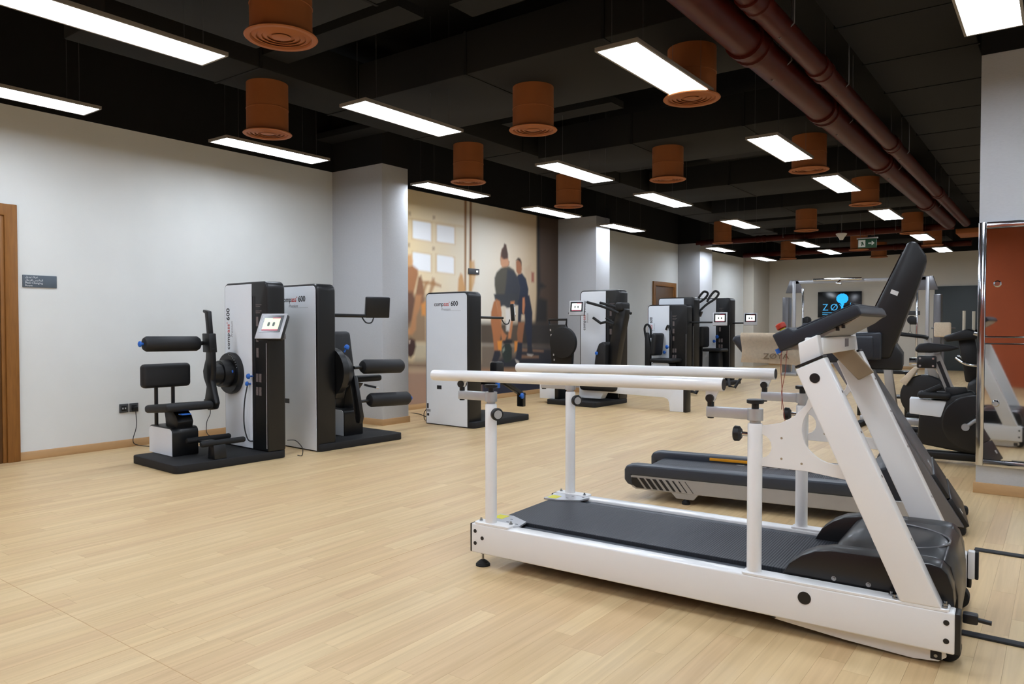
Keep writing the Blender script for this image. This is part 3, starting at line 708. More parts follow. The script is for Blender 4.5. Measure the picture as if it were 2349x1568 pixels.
# ================================================================ STRENGTH MACHINES
def tower(root, x0, x1, y0, y1, h, style, base_z=.0, logo='across', split=.66):
    b = MB().prism(rrect(x0, x1, base_z, h, .065, 8, 'top'), 'y', y0, y1).bev(.018, 3).build('tower', 'black_frame', root)
    yf = y0
    if style == 'front': xe = x0 + (x1-x0)*split
    else: xe = x1 - .02
    P = arc(x0+.022+.045, h-.02-.045, .045, 90, 180, 8) + [(x0+.022, base_z+.012), (xe, base_z+.012)]
    P = ([(xe, h-.02)] if style == 'front' else arc(xe-.05, h-.02-.045, .045, 0, 90, 8)) + P
    MB().prism(P, 'y', yf-.004, yf+.002).bev(.001, 1).build('side_panel', 'white_panel', b)
    if style == 'back':
        MB().prism([(x0+.2, .43), (x0+.275, .43), (x0+.275, .475), (x0+.2, .475)], 'y', yf-.0055, yf-.003).build('socket_opening', 'logo_black', b)
    s = .069
    if logo == 'across':
        zz = h-.165; xx = x0 + (x1-x0)*.22
        rgt, upv = (1,0,0), (0,0,1)
        def at(dx, dz): return face_mtx((xx+dx, yf-.0045, zz+dz), rgt, upv)
    else:
        zz = h-.62; xx = x0 + .105
        rgt, upv = (0,0,1), (-1,0,0)
        def at(dx, dz): return face_mtx((xx-dz, yf-.0045, zz+dx), rgt, upv)
    _, w1 = text('comp', s, 'logo_black', b, at(0, 0), bold=.0007)
    _, w2 = text('ass', s, 'logo_red', b, at(w1+.006, 0), bold=.0007)
    text('®', s*.3, 'logo_red', b, at(w1+w2+.01, s*.5))
    text('600', s*1.12, 'logo_black', b, at(w1+w2+.04, 0), bold=.0015)
    text('Premium', s*.6, 'logo_grey', b, at(w1*.75, -s*.78), shear=.35)
    if logo == 'across': MB().box(xx+w1+.02, xx+w1+w2+.2, yf-.0047, yf-.004, zz-s*.85, zz-s*.82).build('logo_line', 'logo_grey', b)
    if style == 'front':
        # weight slot, pictograms, light edge strip on the black half
        rbox('weight_slot', 'logo_black', b, xe+.012, xe+.05, yf-.002, yf+.004, .22, h-.13, .001)
        MB().tube([(xe+.014, yf-.003, .22), (xe+.014, yf-.003, h-.13)], .003, 6).build('slot_edge', 'black_gloss', b)
        for k in range(2):
            for q, L in ((0, .09), (1, .07)): rbox('print_line', 'pictogram', b, xe+.065, xe+.065+L, yf-.0025, yf+.001, h-.212-k*.055-q*.016, h-.206-k*.055-q*.016, 0)
        zz = h-.40
        for k in range(3): rbox('pictogram', 'pictogram', b, xe+.07, xe+.105, yf-.0025, yf+.001, zz-k*.14, zz-k*.14+.085, 0)
        zz -= .5
        for k in range(2):
            for q in range(2): rbox('pictogram', 'pictogram', b, xe+.062+q*.05, xe+.097+q*.05, yf-.0025, yf+.001, zz-k*.12, zz-k*.12+.075, 0)
        MB().tube([(x1-.02, yf-.001, .10), (x1-.02, yf-.001, h-.55)], .0025, 6).build('edge_strip', 'silver_bezel', b)
    return b
def platform(root, x0, x1, y0, y1, h=.07, r=.05):
    return MB().prism(rrect(x0, x1, y0, y1, r), 'z', 0, h).bev(.008, 2).build('platform', 'platform', root)
def roller(root, p0, p1, r=.065, blue=None):
    o = MB().rod(p0, p1, [(0,r*.55),(.015,r*.8),(.06,r),(.94,r),(.985,r*.8),(1,r*.55)], 24).build('roller_pad', 'black_vinyl', root)
    if blue is not None:
        p0, p1 = Vector(p0), Vector(p1); e, d = (p0, (p0-p1).normalized()) if blue == 0 else (p1, (p1-p0).normalized())
        MB().rod(e-d*.005, e+d*.04, [(0,.012),(.45,.012),(.6,.026),(.85,.024),(1,.012)], 16).build('roller_knob', 'blue_plastic', o)
    return o
def pad(root, name, x0, x1, y0, y1, z0, z1, w=.03, rot=None, mtl='black_vinyl'):
    return MB().box(x0, x1, y0, y1, z0, z1, rot).bev(w, 4).build(name, mtl, root)
def pin(root, p, d, r=.017, L=.05):
    p = Vector(p); d = Vector(d).normalized()
    return MB().rod(p, p+d*L, [(0,.008),(.4,.008),(.5,r*1.25),(.75,r*1.25),(.9,r),(1,r*.5)], 16).build('selector_pin', 'blue_plastic', root)
def screen(root, c, yaw, tilt=-18, w=.22, h=.20, face='screen_white'):
    """touch screen on an arm; local -y is the screen side"""
    mx = Matrix.Translation(Vector(c)) @ Matrix.Rotation(R(yaw), 4, 'Z') @ Matrix.Rotation(R(tilt), 4, 'X')
    hs = MB().box(-w/2, w/2, 0, .045, -h/2, h/2).bev(.012, 3).xf(mx).build('screen_housing', 'black_plastic', root)
    MB().box(-w/2, w/2, -.008, .002, -h/2, h/2).bev(.004, 2).xf(mx).build('bezel', 'silver_bezel', hs)
    MB().box(-w*.41, w*.41, -.010, -.006, -h*.25, h*.42).xf(mx).build('screen_glass', 'screen_bezel', hs)
    MB().box(-w*.31, w*.31, -.0115, -.009, -h*.15, h*.30).xf(mx).build('display', face, hs)
    MB().box(-w*.31, w*.31, -.0118, -.009, -h*.19, -h*.14).xf(mx).build('display_bar', 'screen_red', hs)
    MB().box(0, w*.31, -.0118, -.009, h*.29, h*.33).xf(mx).build('display_bar', 'screen_red', hs)
    for k in (-1, 1):
        MB().prism(rrect(k*.024-.011, k*.024+.011, -.004, .034, .008, 3), 'y', -.0122, -.011).xf(mx).build('display_figure', 'screen_mark', hs)
    return hs
def seat_box(root, x0, x1, y0, y1, z0, z1):
    b = MB().prism(rrect(x0, x1, z0, z1, .05, 6, 'top'), 'y', y0, y1).bev(.008, 2).build('seat_pedestal', 'black_frame', root)
    P = arc(x1-.012-.04, z1-.012-.04, .04, 0, 90, 6) + arc(x0+.012+.04, z1-.012-.04, .04, 90, 180, 6) + [(x0+.012, z0+.004), (x1-.012, z0+.004)]
    MB().prism(P, 'y', y0-.004, y0+.002).build('pedestal_panel', 'white_panel', b)
    return b
def cord(parent_name, label, pts, r=.004):
    o = MB().tube(pts, r, 8).build(parent_name, 'cable_black'); return tag(o, label, 'power cord', 'power cords')
def smooth_path(pts, n=6):
    P = [Vector(p) for p in pts]; out = []
    for i in range(len(P)-1):
        p0, p1, p2, p3 = P[max(i-1,0)], P[i], P[i+1], P[min(i+2,len(P)-1)]
        for k in range(n):
            t = k/n
            out.append(.5*((2*p1) + (p2-p0)*t + (2*p0-5*p1+4*p2-p3)*t*t + (3*p1-p0-3*p2+p3)*t*t*t))
    return out + [P[-1]]

# ---- machine 1: trunk machine with chest roller, nearest the changing room door
m1 = thing('strength_machine', 'black and white trunk strength machine with seat and chest roller, nearest the left door', 'gym machine', (-6.04, 3.66, 0), -3)
platform(m1, -.40, .40, -.51, .51)
tower(m1, -.33, .40, .32, .50, 1.585, 'front', .068, 'up')
seat_box(m1, -.46, -.02, -.33, -.10, .07, .315)
for y in (-.31, -.16): MB().cyl((-.36, y, .30), (-.36, y, .70), .016, n=14).build('backrest_post', 'black_frame', m1)
pad(m1, 'backrest', -.38, -.29, -.45, -.02, .645, .855, .035)
MB().prism([(-.25,.30),(-.05,.30),(-.03,.36),(-.06,.41),(-.12,.45),(-.28,.45),(-.26,.38)], 'y', -.28, -.14).bev(.006).build('seat_bracket', 'black_plastic', m1)
pad(m1, 'seat', -.36, .07, -.42, .0, .445, .515, .028, Rm(-5))
rbox('seat_lever', 'blue_plastic', m1, .02, .09, -.30, -.22, .432, .442, .003)
# footrest bars
for x, ya, yb in ((.06, -.25, .15), (.335, -.27, .13)): MB().rod((x, ya, .205), (x, yb, .205), [(0,.018),(.03,.025),(.97,.025),(1,.018)], 16).build('foot_bar', 'rubber', m1)
rbox('foot_plate', 'black_frame', m1, .06, .335, -.17, -.05, .185, .205, .006)
MB().prism([(.26,.07),(.38,.07),(.36,.19),(.28,.19)], 'y', -.17, -.06).bev(.006).build('foot_stem', 'black_frame', m1)
# drum, lever and roller
dc = MB().rod((-.17, .318, .75), (-.17, .26, .75), [(0,.19),(.6,.195),(1,.185)], 40).build('angle_disc', 'black_plastic', m1)
for a in range(20, 90, 9): MB().cyl((-.17+.172*math.cos(R(a)), .262, .75+.172*math.sin(R(a))), (-.17+.172*math.cos(R(a)), .257, .75+.172*math.sin(R(a))), .004, n=8).build('index_hole', 'silver_bezel', dc)
pin(dc, (-.06, .26, .77), (0,-1,0), .016, .03)
MB().rod((-.17, .27, .75), (-.17, .08, .75), [(0,.13),(.5,.12),(.52,.10),(1,.09)], 30).build('hub', 'black_frame', m1)
MB().prism([(-.20,.72),(-.21,.78),(-.185,.84),(-.16,.89),(-.15,1.0),(-.06,1.0),(-.05,.88),(-.05,.78),(-.07,.70),(-.03,.60),(.01,.50),(-.02,.445),(-.12,.43),(-.175,.45),(-.185,.52),(-.15,.64)], 'y', .04, .09).bev(.012, 3).build('lever_arm', 'black_frame', m1)
MB().prism([(-.185,.95),(-.055,.95),(-.075,1.12),(-.195,1.12)], 'y', .03, .10).bev(.006).build('slide_block', 'black_plastic', m1)
MB().prism([(-.14,1.08),(-.085,1.08),(-.12,1.32),(-.205,1.335),(-.21,1.31),(-.175,1.30)], 'y', .045, .085).bev(.006).build('slide_rail', 'black_frame', m1)
MB().cyl((-.175, .05, 1.035), (-.175, -.02, 1.03), .018, n=16).build('roller_axle', 'black_frame', m1)
roller(m1, (-.175, -.50, 1.035), (-.175, -.005, 1.03), .066, 0)
pin(m1, (.17, .315, .735), (-.4,-1,0), .02, .06); pin(m1, (.135, .315, .665), (-.7,-1,0), .017, .05)
MB().tube(smooth_path([(.12,.29,.66),(.10,.27,.50),(.09,.27,.30),(.12,.29,.16),(.18,.315,.15)]), .006, 8).build('pin_cable', 'cable_black', m1)
MB().tube([(.40,.40,1.10),(.54,.38,1.09),(.65,.26,1.14)], .016, 10).build('screen_arm', 'black_frame', m1)
rbox('arm_clamp', 'grey_metal', m1, .40, .50, .36, .44, 1.07, 1.12, .006)
screen(m1, (.65, .20, 1.185), 25, -28, .245, .24, 'screen_green')
cord('power_cord', 'black power cord curving down behind the machine nearest the left door', smooth_path([(-5.585,4.13,.16),(-5.56,4.2,.15),(-5.53,4.25,.08),(-5.56,4.27,.006),(-5.6,4.25,.006)]))

# ---- machine 2: leg machine seen from behind, beside the first column
m2 = thing('strength_machine', 'black and white leg machine with two rollers, its tower back-to-back with the trunk machine', 'gym machine', (-5.98, 5.02, 0), -3)
platform(m2, -.40, .42, -.51, .54)
tower(m2, -.33, .40, -.51, -.30, 1.585, 'back', .0, 'across')
MB().cyl((.36, -.32, 1.29), (.40, .06, 1.285), .017, n=14).build('screen_arm', 'black_frame', m2)
screen(m2, (.42, .19, 1.375), -112, -8, .25, .21)
MB().tube(smooth_path([(.40,.02,1.27),(.41,.06,1.22),(.42,.12,1.22),(.42,.15,1.27)]), .007, 8).build('screen_cable', 'cable_black', m2)
seat_box(m2, -.28, .16, -.02, .22, .07, .345)
pad(m2, 'backrest', -.22, -.12, -.05, .33, .60, 1.13, .045, Rm(-10))
pad(m2, 'seat', -.16, .26, .0, .40, .60, .665, .026, Rm(-4))
MB().prism([(-.12,.34),(.06,.34),(.10,.50),(.20,.60),(-.18,.60),(-.14,.5)], 'y', .05, .20).bev(.008).build('seat_bracket', 'black_plastic', m2)
MB().tube([(.20,.20,.58),(.27,.30,.55),(.24,.36,.54)], .012, 10).build('seat_lever', 'chrome', m2)
MB().rod((.30, -.31, .74), (.30, -.12, .74), [(0,.235),(.35,.235),(.4,.20),(.85,.17),(1,.14)], 32).build('hub', 'black_frame', m2)
MB().prism([(.07,.48),(.40,.48),(.44,.60),(.44,.80),(.38,.95),(.22,.99),(.08,.94)], 'y', -.31, -.20).bev(.02, 3).build('hub_cover', 'black_plastic', m2)
pin(m2, (.36,-.17,.93), (.3,.4,1), .02, .08)
MB().prism([(.34,.68),(.42,.70),(.52,.30),(.50,.235),(.44,.24)], 'y', -.10, -.055).bev(.008).build('lever_arm', 'black_frame', m2)
MB().cyl((.38,-.07,.775),(.38,.06,.775),.017,n=14).build('roller_axle', 'black_frame', m2)
roller(m2, (.38, .03, .78), (.38, .56, .765), .072)
MB().cyl((.46,-.07,.445),(.46,.06,.445),.015,n=14).build('roller_axle', 'black_frame', m2)
roller(m2, (.46, .05, .45), (.46, .58, .43), .07, 1)
# ---- machine 3: in front of the mural
m3 = thing('strength_machine', 'strength machine in front of the kettlebell mural with its white logo back towards us', 'gym machine', (-5.82, 7.10, 0), -2)
platform(m3, -.38, .42, -.53, .55)
tower(m3, -.36, .345, -.53, -.30, 1.585, 'back', 0, 'across')
MB().cyl((.30, -.32, 1.285), (.34, .10, 1.28), .015, n=14).build('screen_arm', 'black_frame', m3)
screen(m3, (.36, .30, 1.35), 128, -4, .24, .21)
MB().tube(smooth_path([(.34,.08,1.26),(.35,.12,1.21),(.35,.19,1.21),(.35,.22,1.26)]), .007, 8).build('screen_cable', 'cable_black', m3)
MB().prism([(-.20,.07),(-.08,.07),(-.06,.40),(-.02,.46),(.30,.46),(.30,.54),(-.10,.54),(-.18,.45)], 'y', .02, .14).bev(.015, 3).build('frame_arch', 'black_frame', m3)
pad(m3, 'seat', -.30, .12, -.12, .30, .54, .61, .028)
pad(m3, 'backrest', -.36, -.27, -.10, .30, .58, 1.05, .04, Rm(-6))
MB().box(.26, .33, .05, .60, .39, .445, Matrix.Rotation(R(-26), 3, 'X')).bev(.01).build('lever_arm', 'black_frame', m3)
MB().box(.24, .34, .50, .56, .16, .34).bev(.01).build('foot_plate', 'black_frame', m3)
pin(m3, (.33, .44, .30), (1,.2,.1), .03, .06)
rbox('blue_clip', 'blue_plastic', m3, .30, .34, .0, .05, .43, .50, .006)
rbox('knee_pad', 'black_vinyl', m3, .12, .24, .10, .26, .56, .74, .03)
for z, w in ((.10,.02),(.15,.035),(.20,.012)): rbox('port_label', 'logo_grey' if z == .15 else 'logo_black', m3, -.325, -.325+w*1.6, -.5365, -.534, z, z+.03, 0)
rbox('power_socket', 'logo_black', m3, -.325, -.30, -.54, -.534, .19, .25, .003)
cord('power_cord', 'black power cord on the floor between the first column and the mural machine', smooth_path([(-6.16,6.56,.18),(-6.22,6.58,.12),(-6.32,6.7,.02),(-6.5,6.95,.006),(-6.9,7.2,.006),(-7.3,7.3,.02),(-7.33,7.32,.3)]), .005)
# ---- machine 4: long leg press
m4 = thing('leg_press', 'leg press with a long white sled beam and reclined black seat', 'gym machine', (-5.79, 9.74, 0), -2.5)
platform(m4, -.46, .42, -.46, .48)
tower(m4, -.30, .42, .22, .46, 1.73, 'front', .068, 'up')
MB().prism([(-.05,.43),(1.655,.43),(1.665,.0),(1.45,.0),(1.44,.12),(1.42,.165),(1.37,.185),(.45,.20),(.38,.19),(.33,.10),(-.05,.10)], 'y', -.17, -.03).bev(.01, 2).build('sled_beam', 'white_panel', m4)
rbox('beam_top', 'black_plastic', m4, -.05, 1.62, -.18, -.02, .43, .455, .004)
rbox('beam_end', 'black_frame', m4, 1.655, 1.70, -.172, -.028, .0, .43, .008)
MB().prism([(-.66,.07),(-.36,.07),(-.36,.33),(-.66,.33)], 'y', -.35, -.15).bev(.006).build('front_pedestal', 'white_panel', m4)
rbox('pedestal_edge', 'black_frame', m4, -.37, -.30, -.36, -.14, .068, .38, .01)
# foot plate with its round disc
MB().prism([(-.50,1.20),(-.20,1.20),(-.14,1.08),(-.06,.90),(-.08,.60),(-.10,.33),(-.44,.33),(-.46,.7)], 'y', -.33, -.27).bev(.012, 2).build('foot_plate', 'black_plastic', m4)
MB().cyl((-.20,-.34,.93),(-.20,-.40,.93),.235,n=36).bev(.012,2).build('angle_disc', 'black_vinyl', m4)
MB().tube([(-.50,-.30,1.17),(-.52,-.30,1.275),(-.19,-.30,1.275),(-.20,-.30,1.17)], .017, 10).build('grab_handle', 'black_frame', m4)
for k in range(9): MB().box(-.475+k*.012,-.455+k*.012,-.337,-.333,1.10-k*.075,1.13-k*.075).build('scale_mark', 'silver_bezel', m4)
MB().cyl((-.42, .10, 1.375), (-.20, -.05, 1.375), .018, n=12).build('screen_arm', 'black_frame', m4)
screen(m4, (-.115, -.14, 1.45), 12, -10, .245, .225)
# seat
MB().prism([(.265,.46),(.275,.62),(.30,.80),(.35,.92),(.42,.95),(.47,.90),(.46,.70),(.45,.46)], 'y', -.26, .06).bev(.02, 3).build('backrest', 'black_vinyl', m4)
MB().prism([(.44,.455),(.46,.85),(.53,1.18),(.60,1.42),(.66,1.47),(.74,1.42),(.73,1.30),(.64,.90),(.56,.455)], 'y', -.16, -.02).bev(.012, 2).build('back_frame', 'black_frame', m4)
pad(m4, 'seat', .0, .62, -.27, .07, .22, .40, .06)
for y in (-.28, .08):
    MB().tube([(.70,y,1.36),(.56,y,1.42),(.40,y,1.47),(.16,y,1.53)], .02, 10).build('grip_handle', 'rubber', m4)
    MB().tube([(.62,y,1.20),(.50,y,1.24),(.40,y,1.22),(.27,y,1.30)], .02, 10).build('grip_handle', 'rubber', m4)
pad(m4, 'headrest', .60, .72, -.22, .02, 1.40, 1.52, .03)
pin(m4, (.33,-.265,.78), (0,-1,0), .02, .03)
# ---- machine 5: chest machine with loop handles
m5 = thing('strength_machine', 'black and white machine with upright backrest and loop handle, left of the far cluster', 'gym machine', (-6.0, 12.6, 0), -2)
platform(m5, -.45, .42, -.5, .5)
tower(m5, -.42, .40, .38, .60, 1.575, 'front', .068, 'up', .56)
pad(m5, 'backrest', -.16, -.06, .0, .36, .62, 1.04, .04, Rm(6))
MB().prism([(-.30,.07),(-.20,.07),(-.18,.8),(-.24,1.05),(-.30,1.05)], 'y', .05, .12).bev(.01).build('back_post', 'black_frame', m5)
MB().tube(smooth_path([(-.28,.08,.9),(-.32,.08,1.12),(-.27,.08,1.2),(-.2,.08,1.14),(-.19,.08,.95)]), .02, 10).build('loop_handle', 'rubber', m5)
pad(m5, 'seat', -.16, .30, -.02, .40, .50, .57, .028)
seat_box(m5, -.15, .22, .05, .3, .07, .5)
MB().tube(smooth_path([(.08,.36,.5),(.10,.36,.9),(.06,.36,1.1),(.02,.36,1.18),(-.02,.36,1.1)]), .018, 10).build('press_arm', 'black_frame', m5)
pin(m5, (.06,.33,.78), (-.6,-1,0), .03, .07); pin(m5, (.0,.33,.68), (-.6,-1,0), .026, .06)
MB().cyl((.40,.5,1.24),(.86,.45,1.24),.016,n=12).build('screen_arm', 'black_frame', m5)
screen(m5, (1.02,.42,1.30), 20, -8, .255, .24)
MB().tube([(.42,-.3,.05),(.95,-.55,.05),(1.10,-.75,.05),(1.18,-.62,.30)], .028, 10).build('leg_frame', 'black_frame', m5)
# ---- machine 6: pulldown tower behind machine 5
m6 = thing('strength_machine', 'tall machine with raised loop handles behind the far chest machine', 'gym machine', (-5.95, 13.75, 0), -2)
platform(m6, -.42, .42, -.42, -.02)
tower(m6, -.40, .36, -.40, -.15, 1.72, 'front', .068, 'up', .72)
for x in (.10, .32):
    MB().tube(smooth_path([(x,-.10,1.45),(x+.10,.0,1.58),(x+.24,.10,1.70),(x+.30,.12,1.80),(x+.24,.08,1.84),(x+.16,.04,1.74),(x+.12,.0,1.64)]), .022, 10).build('loop_handle', 'rubber', m6)
MB().prism([(.0,1.35),(.36,1.35),(.40,1.45),(.05,1.5)], 'y', -.15, -.08).bev(.008).build('lever_arm', 'black_frame', m6)
# ---- machine 7: rightmost tower of the far cluster
m7 = thing('strength_machine', 'strength machine with seat and glowing screen, rightmost tower of the far cluster', 'gym machine', (-5.75, 14.35, 0), -2)
platform(m7, -.35, .5, -.4, .55)
tower(m7, -.45, .36, .30, .55, 1.74, 'front', .068, 'up', .62)
pad(m7, 'backrest', -.14, -.03, -.15, .2, .74, 1.16, .045)
MB().prism([(-.20,.07),(-.13,.07),(-.11,1.1),(-.18,1.1)], 'y', -.02, .06).bev(.01).build('back_post', 'black_frame', m7)
pad(m7, 'seat', -.05, .36, -.15, .22, .66, .72, .025)
MB().prism([(.05,.07),(.30,.07),(.28,.66),(.06,.66)], 'y', -.06, .12).bev(.01).build('seat_post', 'black_frame', m7)
pin(m7, (.12,.29,.95), (-.5,-1,0), .03, .07); pin(m7, (.05,.29,.86), (-.5,-1,0), .026, .06)
MB().cyl((.36,.42,1.23),(.60,.40,1.23),.016,n=12).build('screen_arm', 'black_frame', m7)
screen(m7, (.74,.38,1.31), 20, -8, .26, .25)
MB().tube([(.45,-.3,.34),(.74,-.75,.34),(.84,-.9,.06),(1.0,-1.05,.05),(1.12,-.85,.35)], .026, 10).build('leg_frame', 'black_frame', m7)
MB().tube([(.74,-.75,.34),(1.12,-.85,.35)], .026, 10).build('leg_frame', 'black_frame', m7)

for mm in (m1, m2, m3, m4, m5, m6, m7): mm['group'] = 'strength machines along the left wall'

# ================================================================ CEILING LIGHTS AND AIR OUTLETS
ORD = ['first', 'second', 'third', 'fourth', 'fifth', 'sixth', 'seventh', 'eighth', 'ninth']
def panel_light(x, y0, y1, label, group, w=.30, z=2.92):
    L = y1 - y0
    t = thing('ceiling_light', label, 'ceiling light', (x, (y0+y1)/2, z), 0, group)
    fr = MB()
    fr.box(-w/2, -w/2+.014, -L/2, L/2, -.005, .016); fr.box(w/2-.014, w/2, -L/2, L/2, -.005, .016)
    fr.box(-w/2+.014, w/2-.014, -L/2, -L/2+.014, -.005, .016); fr.box(-w/2+.014, w/2-.014, L/2-.014, L/2, -.005, .016)
    fr.box(-w/2, w/2, -L/2, L/2, .016, .02)
    fr.build('frame', 'light_frame', t, flat=True)
    MB().prism([(-w/2+.014,-L/2+.014),(w/2-.014,-L/2+.014),(w/2-.014,L/2-.014),(-w/2+.014,L/2-.014)], 'z', -.003, .004).build('diffuser', 'panel_light', t, flat=True)
    for sx in (-1, 1):
        for sy in (-1, 1):
            MB().cyl((sx*(w/2-.04), sy*(L/2-.15), .02), (sx*(w/2-.04), sy*(L/2-.15), ZC-z), .0012, n=5).build('hanger_wire', 'grey_metal', t)
rows = [(-6.33, 'row beside the left wall', [(1.62,2.83),(3.93,5.13),(6.62,7.84),(8.96,10.2),(11.25,12.46),(16.0,17.15),(19.0,20.3)]),
        (-4.46, 'second row from the left wall', [(1.55,2.76),(3.92,5.08),(6.62,7.86),(8.9,10.2),(12.0,13.22),(15.98,17.25),(18.05,19.25)]),
        (-2.24, 'row nearest the red pipes', [(4.09,5.31),(6.85,8.05),(9.10,10.34),(12.25,13.5),(16.0,17.2),(19.0,20.25)])]
for x, nm, ys in rows:
    for i, (a, b) in enumerate(ys):
        panel_light(x, a, b, 'white ceiling light panel, %s from the camera in the %s' % (ORD[i], nm), 'hanging light panels')
panel_light(-.345, 3.98, 5.2, 'white ceiling light panel above the mirrored column at the upper right', 'hanging light panels')
# the same rows go on behind and beside the camera
for i, (x, a, b) in enumerate(((-6.33,-.8,.4),(-4.46,-.8,.4),(-2.24,1.4,2.6),(-2.24,-1.2,0.0),(-.345,1.2,2.4),(-.345,-1.6,-.4),(-4.46,-3.4,-2.2),(-2.24,-3.8,-2.6),(1.6,4.0,5.2),(1.6,1.2,2.4),(1.6,-1.6,-.4),(1.6,8.0,9.2),(1.6,12.0,13.2),(1.6,16.,17.2))):
    panel_light(x, a, b, 'white ceiling light panel out of view, %s of those beyond the camera' % (ORD[i] if i < 9 else ['tenth','eleventh','twelfth','thirteenth','fourteenth'][i-9]), 'hanging light panels')

def air_outlet(x, y, z, zt, label):
    t = thing('air_outlet', label, 'air outlet', (x, y, z), 0, 'orange air outlets')
    h = zt - z
    MB().rod((0,0,.015), (0,0,h), [(0,.180),(.45,.180),(.455,.183),(.475,.183),(.48,.180),(1,.180)], 36).build('drum', 'orange_paint', t)
    fl = MB(); prof = [(.205,.0),(.212,.006),(.205,.016),(.185,.022),(.172,.012),(.178,.001)]
    n = 40; rings = []
    for r, zz in prof: rings.append([fl.bm.verts.new((r*math.cos(2*math.pi*i/n), r*math.sin(2*math.pi*i/n), zz)) for i in range(n)])
    for q in range(len(prof)):
        A, B = rings[q], rings[(q+1) % len(prof)]
        for i in range(n): fl._face([A[i], A[(i+1)%n], B[(i+1)%n], B[i]])
    fl.build('flange', 'orange_paint', t)
    for r in (.148, .115, .082):
        rg = MB(); pr = [(r,.004),(r+.022,.014),(r+.018,.017),(r-.004,.007)]; rings = []
        for rr, zz in pr: rings.append([rg.bm.verts.new((rr*math.cos(2*math.pi*i/n), rr*math.sin(2*math.pi*i/n), zz)) for i in range(n)])
        for q in range(4):
            A, B = rings[q], rings[(q+1) % 4]
            for i in range(n): rg._face([A[i], A[(i+1)%n], B[(i+1)%n], B[i]])
        rg.build('cone_ring', 'orange_paint', t)
    MB().rod((0,0,.004), (0,0,.016), [(0,.045),(.3,.055),(1,.02)], 24).build('cone_core', 'orange_paint', t)
orow = [(-5.73, 'line over the left machines', [(4.05,3.34),(6.84,3.34),(9.08,3.34),(15.1,3.34),(19.7,3.34)]),
        (-3.75, 'middle line', [(2.75,3.27),(5.36,3.27),(8.12,3.27),(13.98,3.27),(18.3,3.27),(20.6,3.27)]),
        (-2.27, 'line beside the red pipes', [(5.33,3.27),(8.55,3.27),(11.45,3.27),(15.55,3.27),(18.2,3.27)])]
for x, nm, ys in orow:
    for i, (y, zt) in enumerate(ys):
        air_outlet(x, y, 2.895, zt+.01, 'orange cylindrical ceiling air outlet, %s from the camera in the %s' % (ORD[i], nm))

# red sprinkler pipes under the ceiling
def pipe(name, label, pts, r, joints, axis):
    t = thing(name, label, 'pipe', pts[0])
    p0 = Vector(pts[0])
    MB().tube([Vector(p)-p0 for p in pts], r, 20).build('pipe_run', 'red_pipe', t)
    for j in joints:
        c = Vector((pts[0][0], j, pts[0][2])) if axis == 'y' else Vector((j, pts[0][1], pts[0][2]))
        d = Vector((0,1,0)) if axis == 'y' else Vector((1,0,0))
        MB().rod(c-p0-d*.11, c-p0+d*.11, [(0,r*1.02),(.02,r*1.16),(.3,r*1.16),(.32,r*1.06),(.68,r*1.06),(.7,r*1.16),(.98,r*1.16),(1,r*1.02)], 22).build('coupling', 'red_pipe', t)
        e = c-p0+d*.5
        MB().tube([e+Vector((-r*1.2,0,.6)) if axis=='y' else e+Vector((0,-r*1.2,.6)), e+Vector((-r*1.2,0,0)) if axis=='y' else e+Vector((0,-r*1.2,0)), e+Vector((0,0,-r*1.05)), e+Vector((r*1.2,0,0)) if axis=='y' else e+Vector((0,r*1.2,0)), e+Vector((r*1.2,0,.6)) if axis=='y' else e+Vector((0,r*1.2,.6))], .006, 6).build('pipe_hanger', 'grey_metal', t)
pipe('sprinkler_pipe', 'thick red sprinkler pipe running along the ceiling, left of the pair', [(-1.74,1.0,3.11),(-1.74,16.1,3.11)], .115, (3.2,5.05,7.0,9.6,13.2), 'y')
pipe('sprinkler_pipe', 'thinner red sprinkler pipe running along the ceiling, right of the pair', [(-1.49,1.0,3.12),(-1.49,16.4,3.12)], .075, (2.6,4.4,5.9,8.8,12.4), 'y')
pipe('sprinkler_pipe', 'red pipe crossing the hall at the end of the long red pair', [(-1.7,16.55,3.1),(-6.9,16.55,3.1)], .07, (-3.2,-5.4), 'x')
pipe('sprinkler_pipe', 'red pipe crossing the hall close to the far wall', [(-1.7,20.0,3.08),(-7.0,20.0,3.08)], .07, (-3.2,-5.6), 'x')
od = rbox('soffit_duct', 'orange_paint', None, -1.75, .8, 17.3, 18.2, 3.02, 3.12, .01); tag(od, 'flat orange duct under the ceiling left of the mirrored column top', 'duct')
MB().cyl((-1.2,17.7,3.12),(-1.2,17.7,ZC),.01,n=8).build('hanger_rod', 'grey_metal', od)

# small ceiling things
sd = thing('loudspeaker', 'white cone shaped ceiling device hanging beside the exit sign', 'detector', (-3.38, 15.0, 2.80))
MB().rod((0,0,0), (0,0,.13), [(0,.03),(.3,.05),(.75,.095),(.9,.1),(1,.06)], 24).build('cone_body', 'white_plastic', sd)
MB().cyl((0,0,.13),(0,0,ZC-2.8),.008,n=8).build('hanger_rod', 'grey_metal', sd)
ex = thing('exit_sign', 'green and white exit sign hanging from the ceiling near the far end', 'sign', (-2.93, 15.0, 2.62))
eb = rbox('sign_plate', 'exit_green', ex, -.16, .16, -.012, .012, 0, .17, .003)
rbox('top_rail', 'aluminium', ex, -.18, .18, -.02, .02, .17, .195, .003)
rbox('pictogram_field', 'exit_white', eb, -.15, -.03, -.0135, -.011, .02, .15, 0)
MB().prism([(-.10,.04),(-.085,.04),(-.075,.075),(-.06,.05),(-.05,.055),(-.068,.10),(-.075,.12),(-.095,.115),(-.11,.095),(-.10,.09),(-.092,.10)], 'y', -.0145, -.013).build('running_figure', 'exit_green', eb)
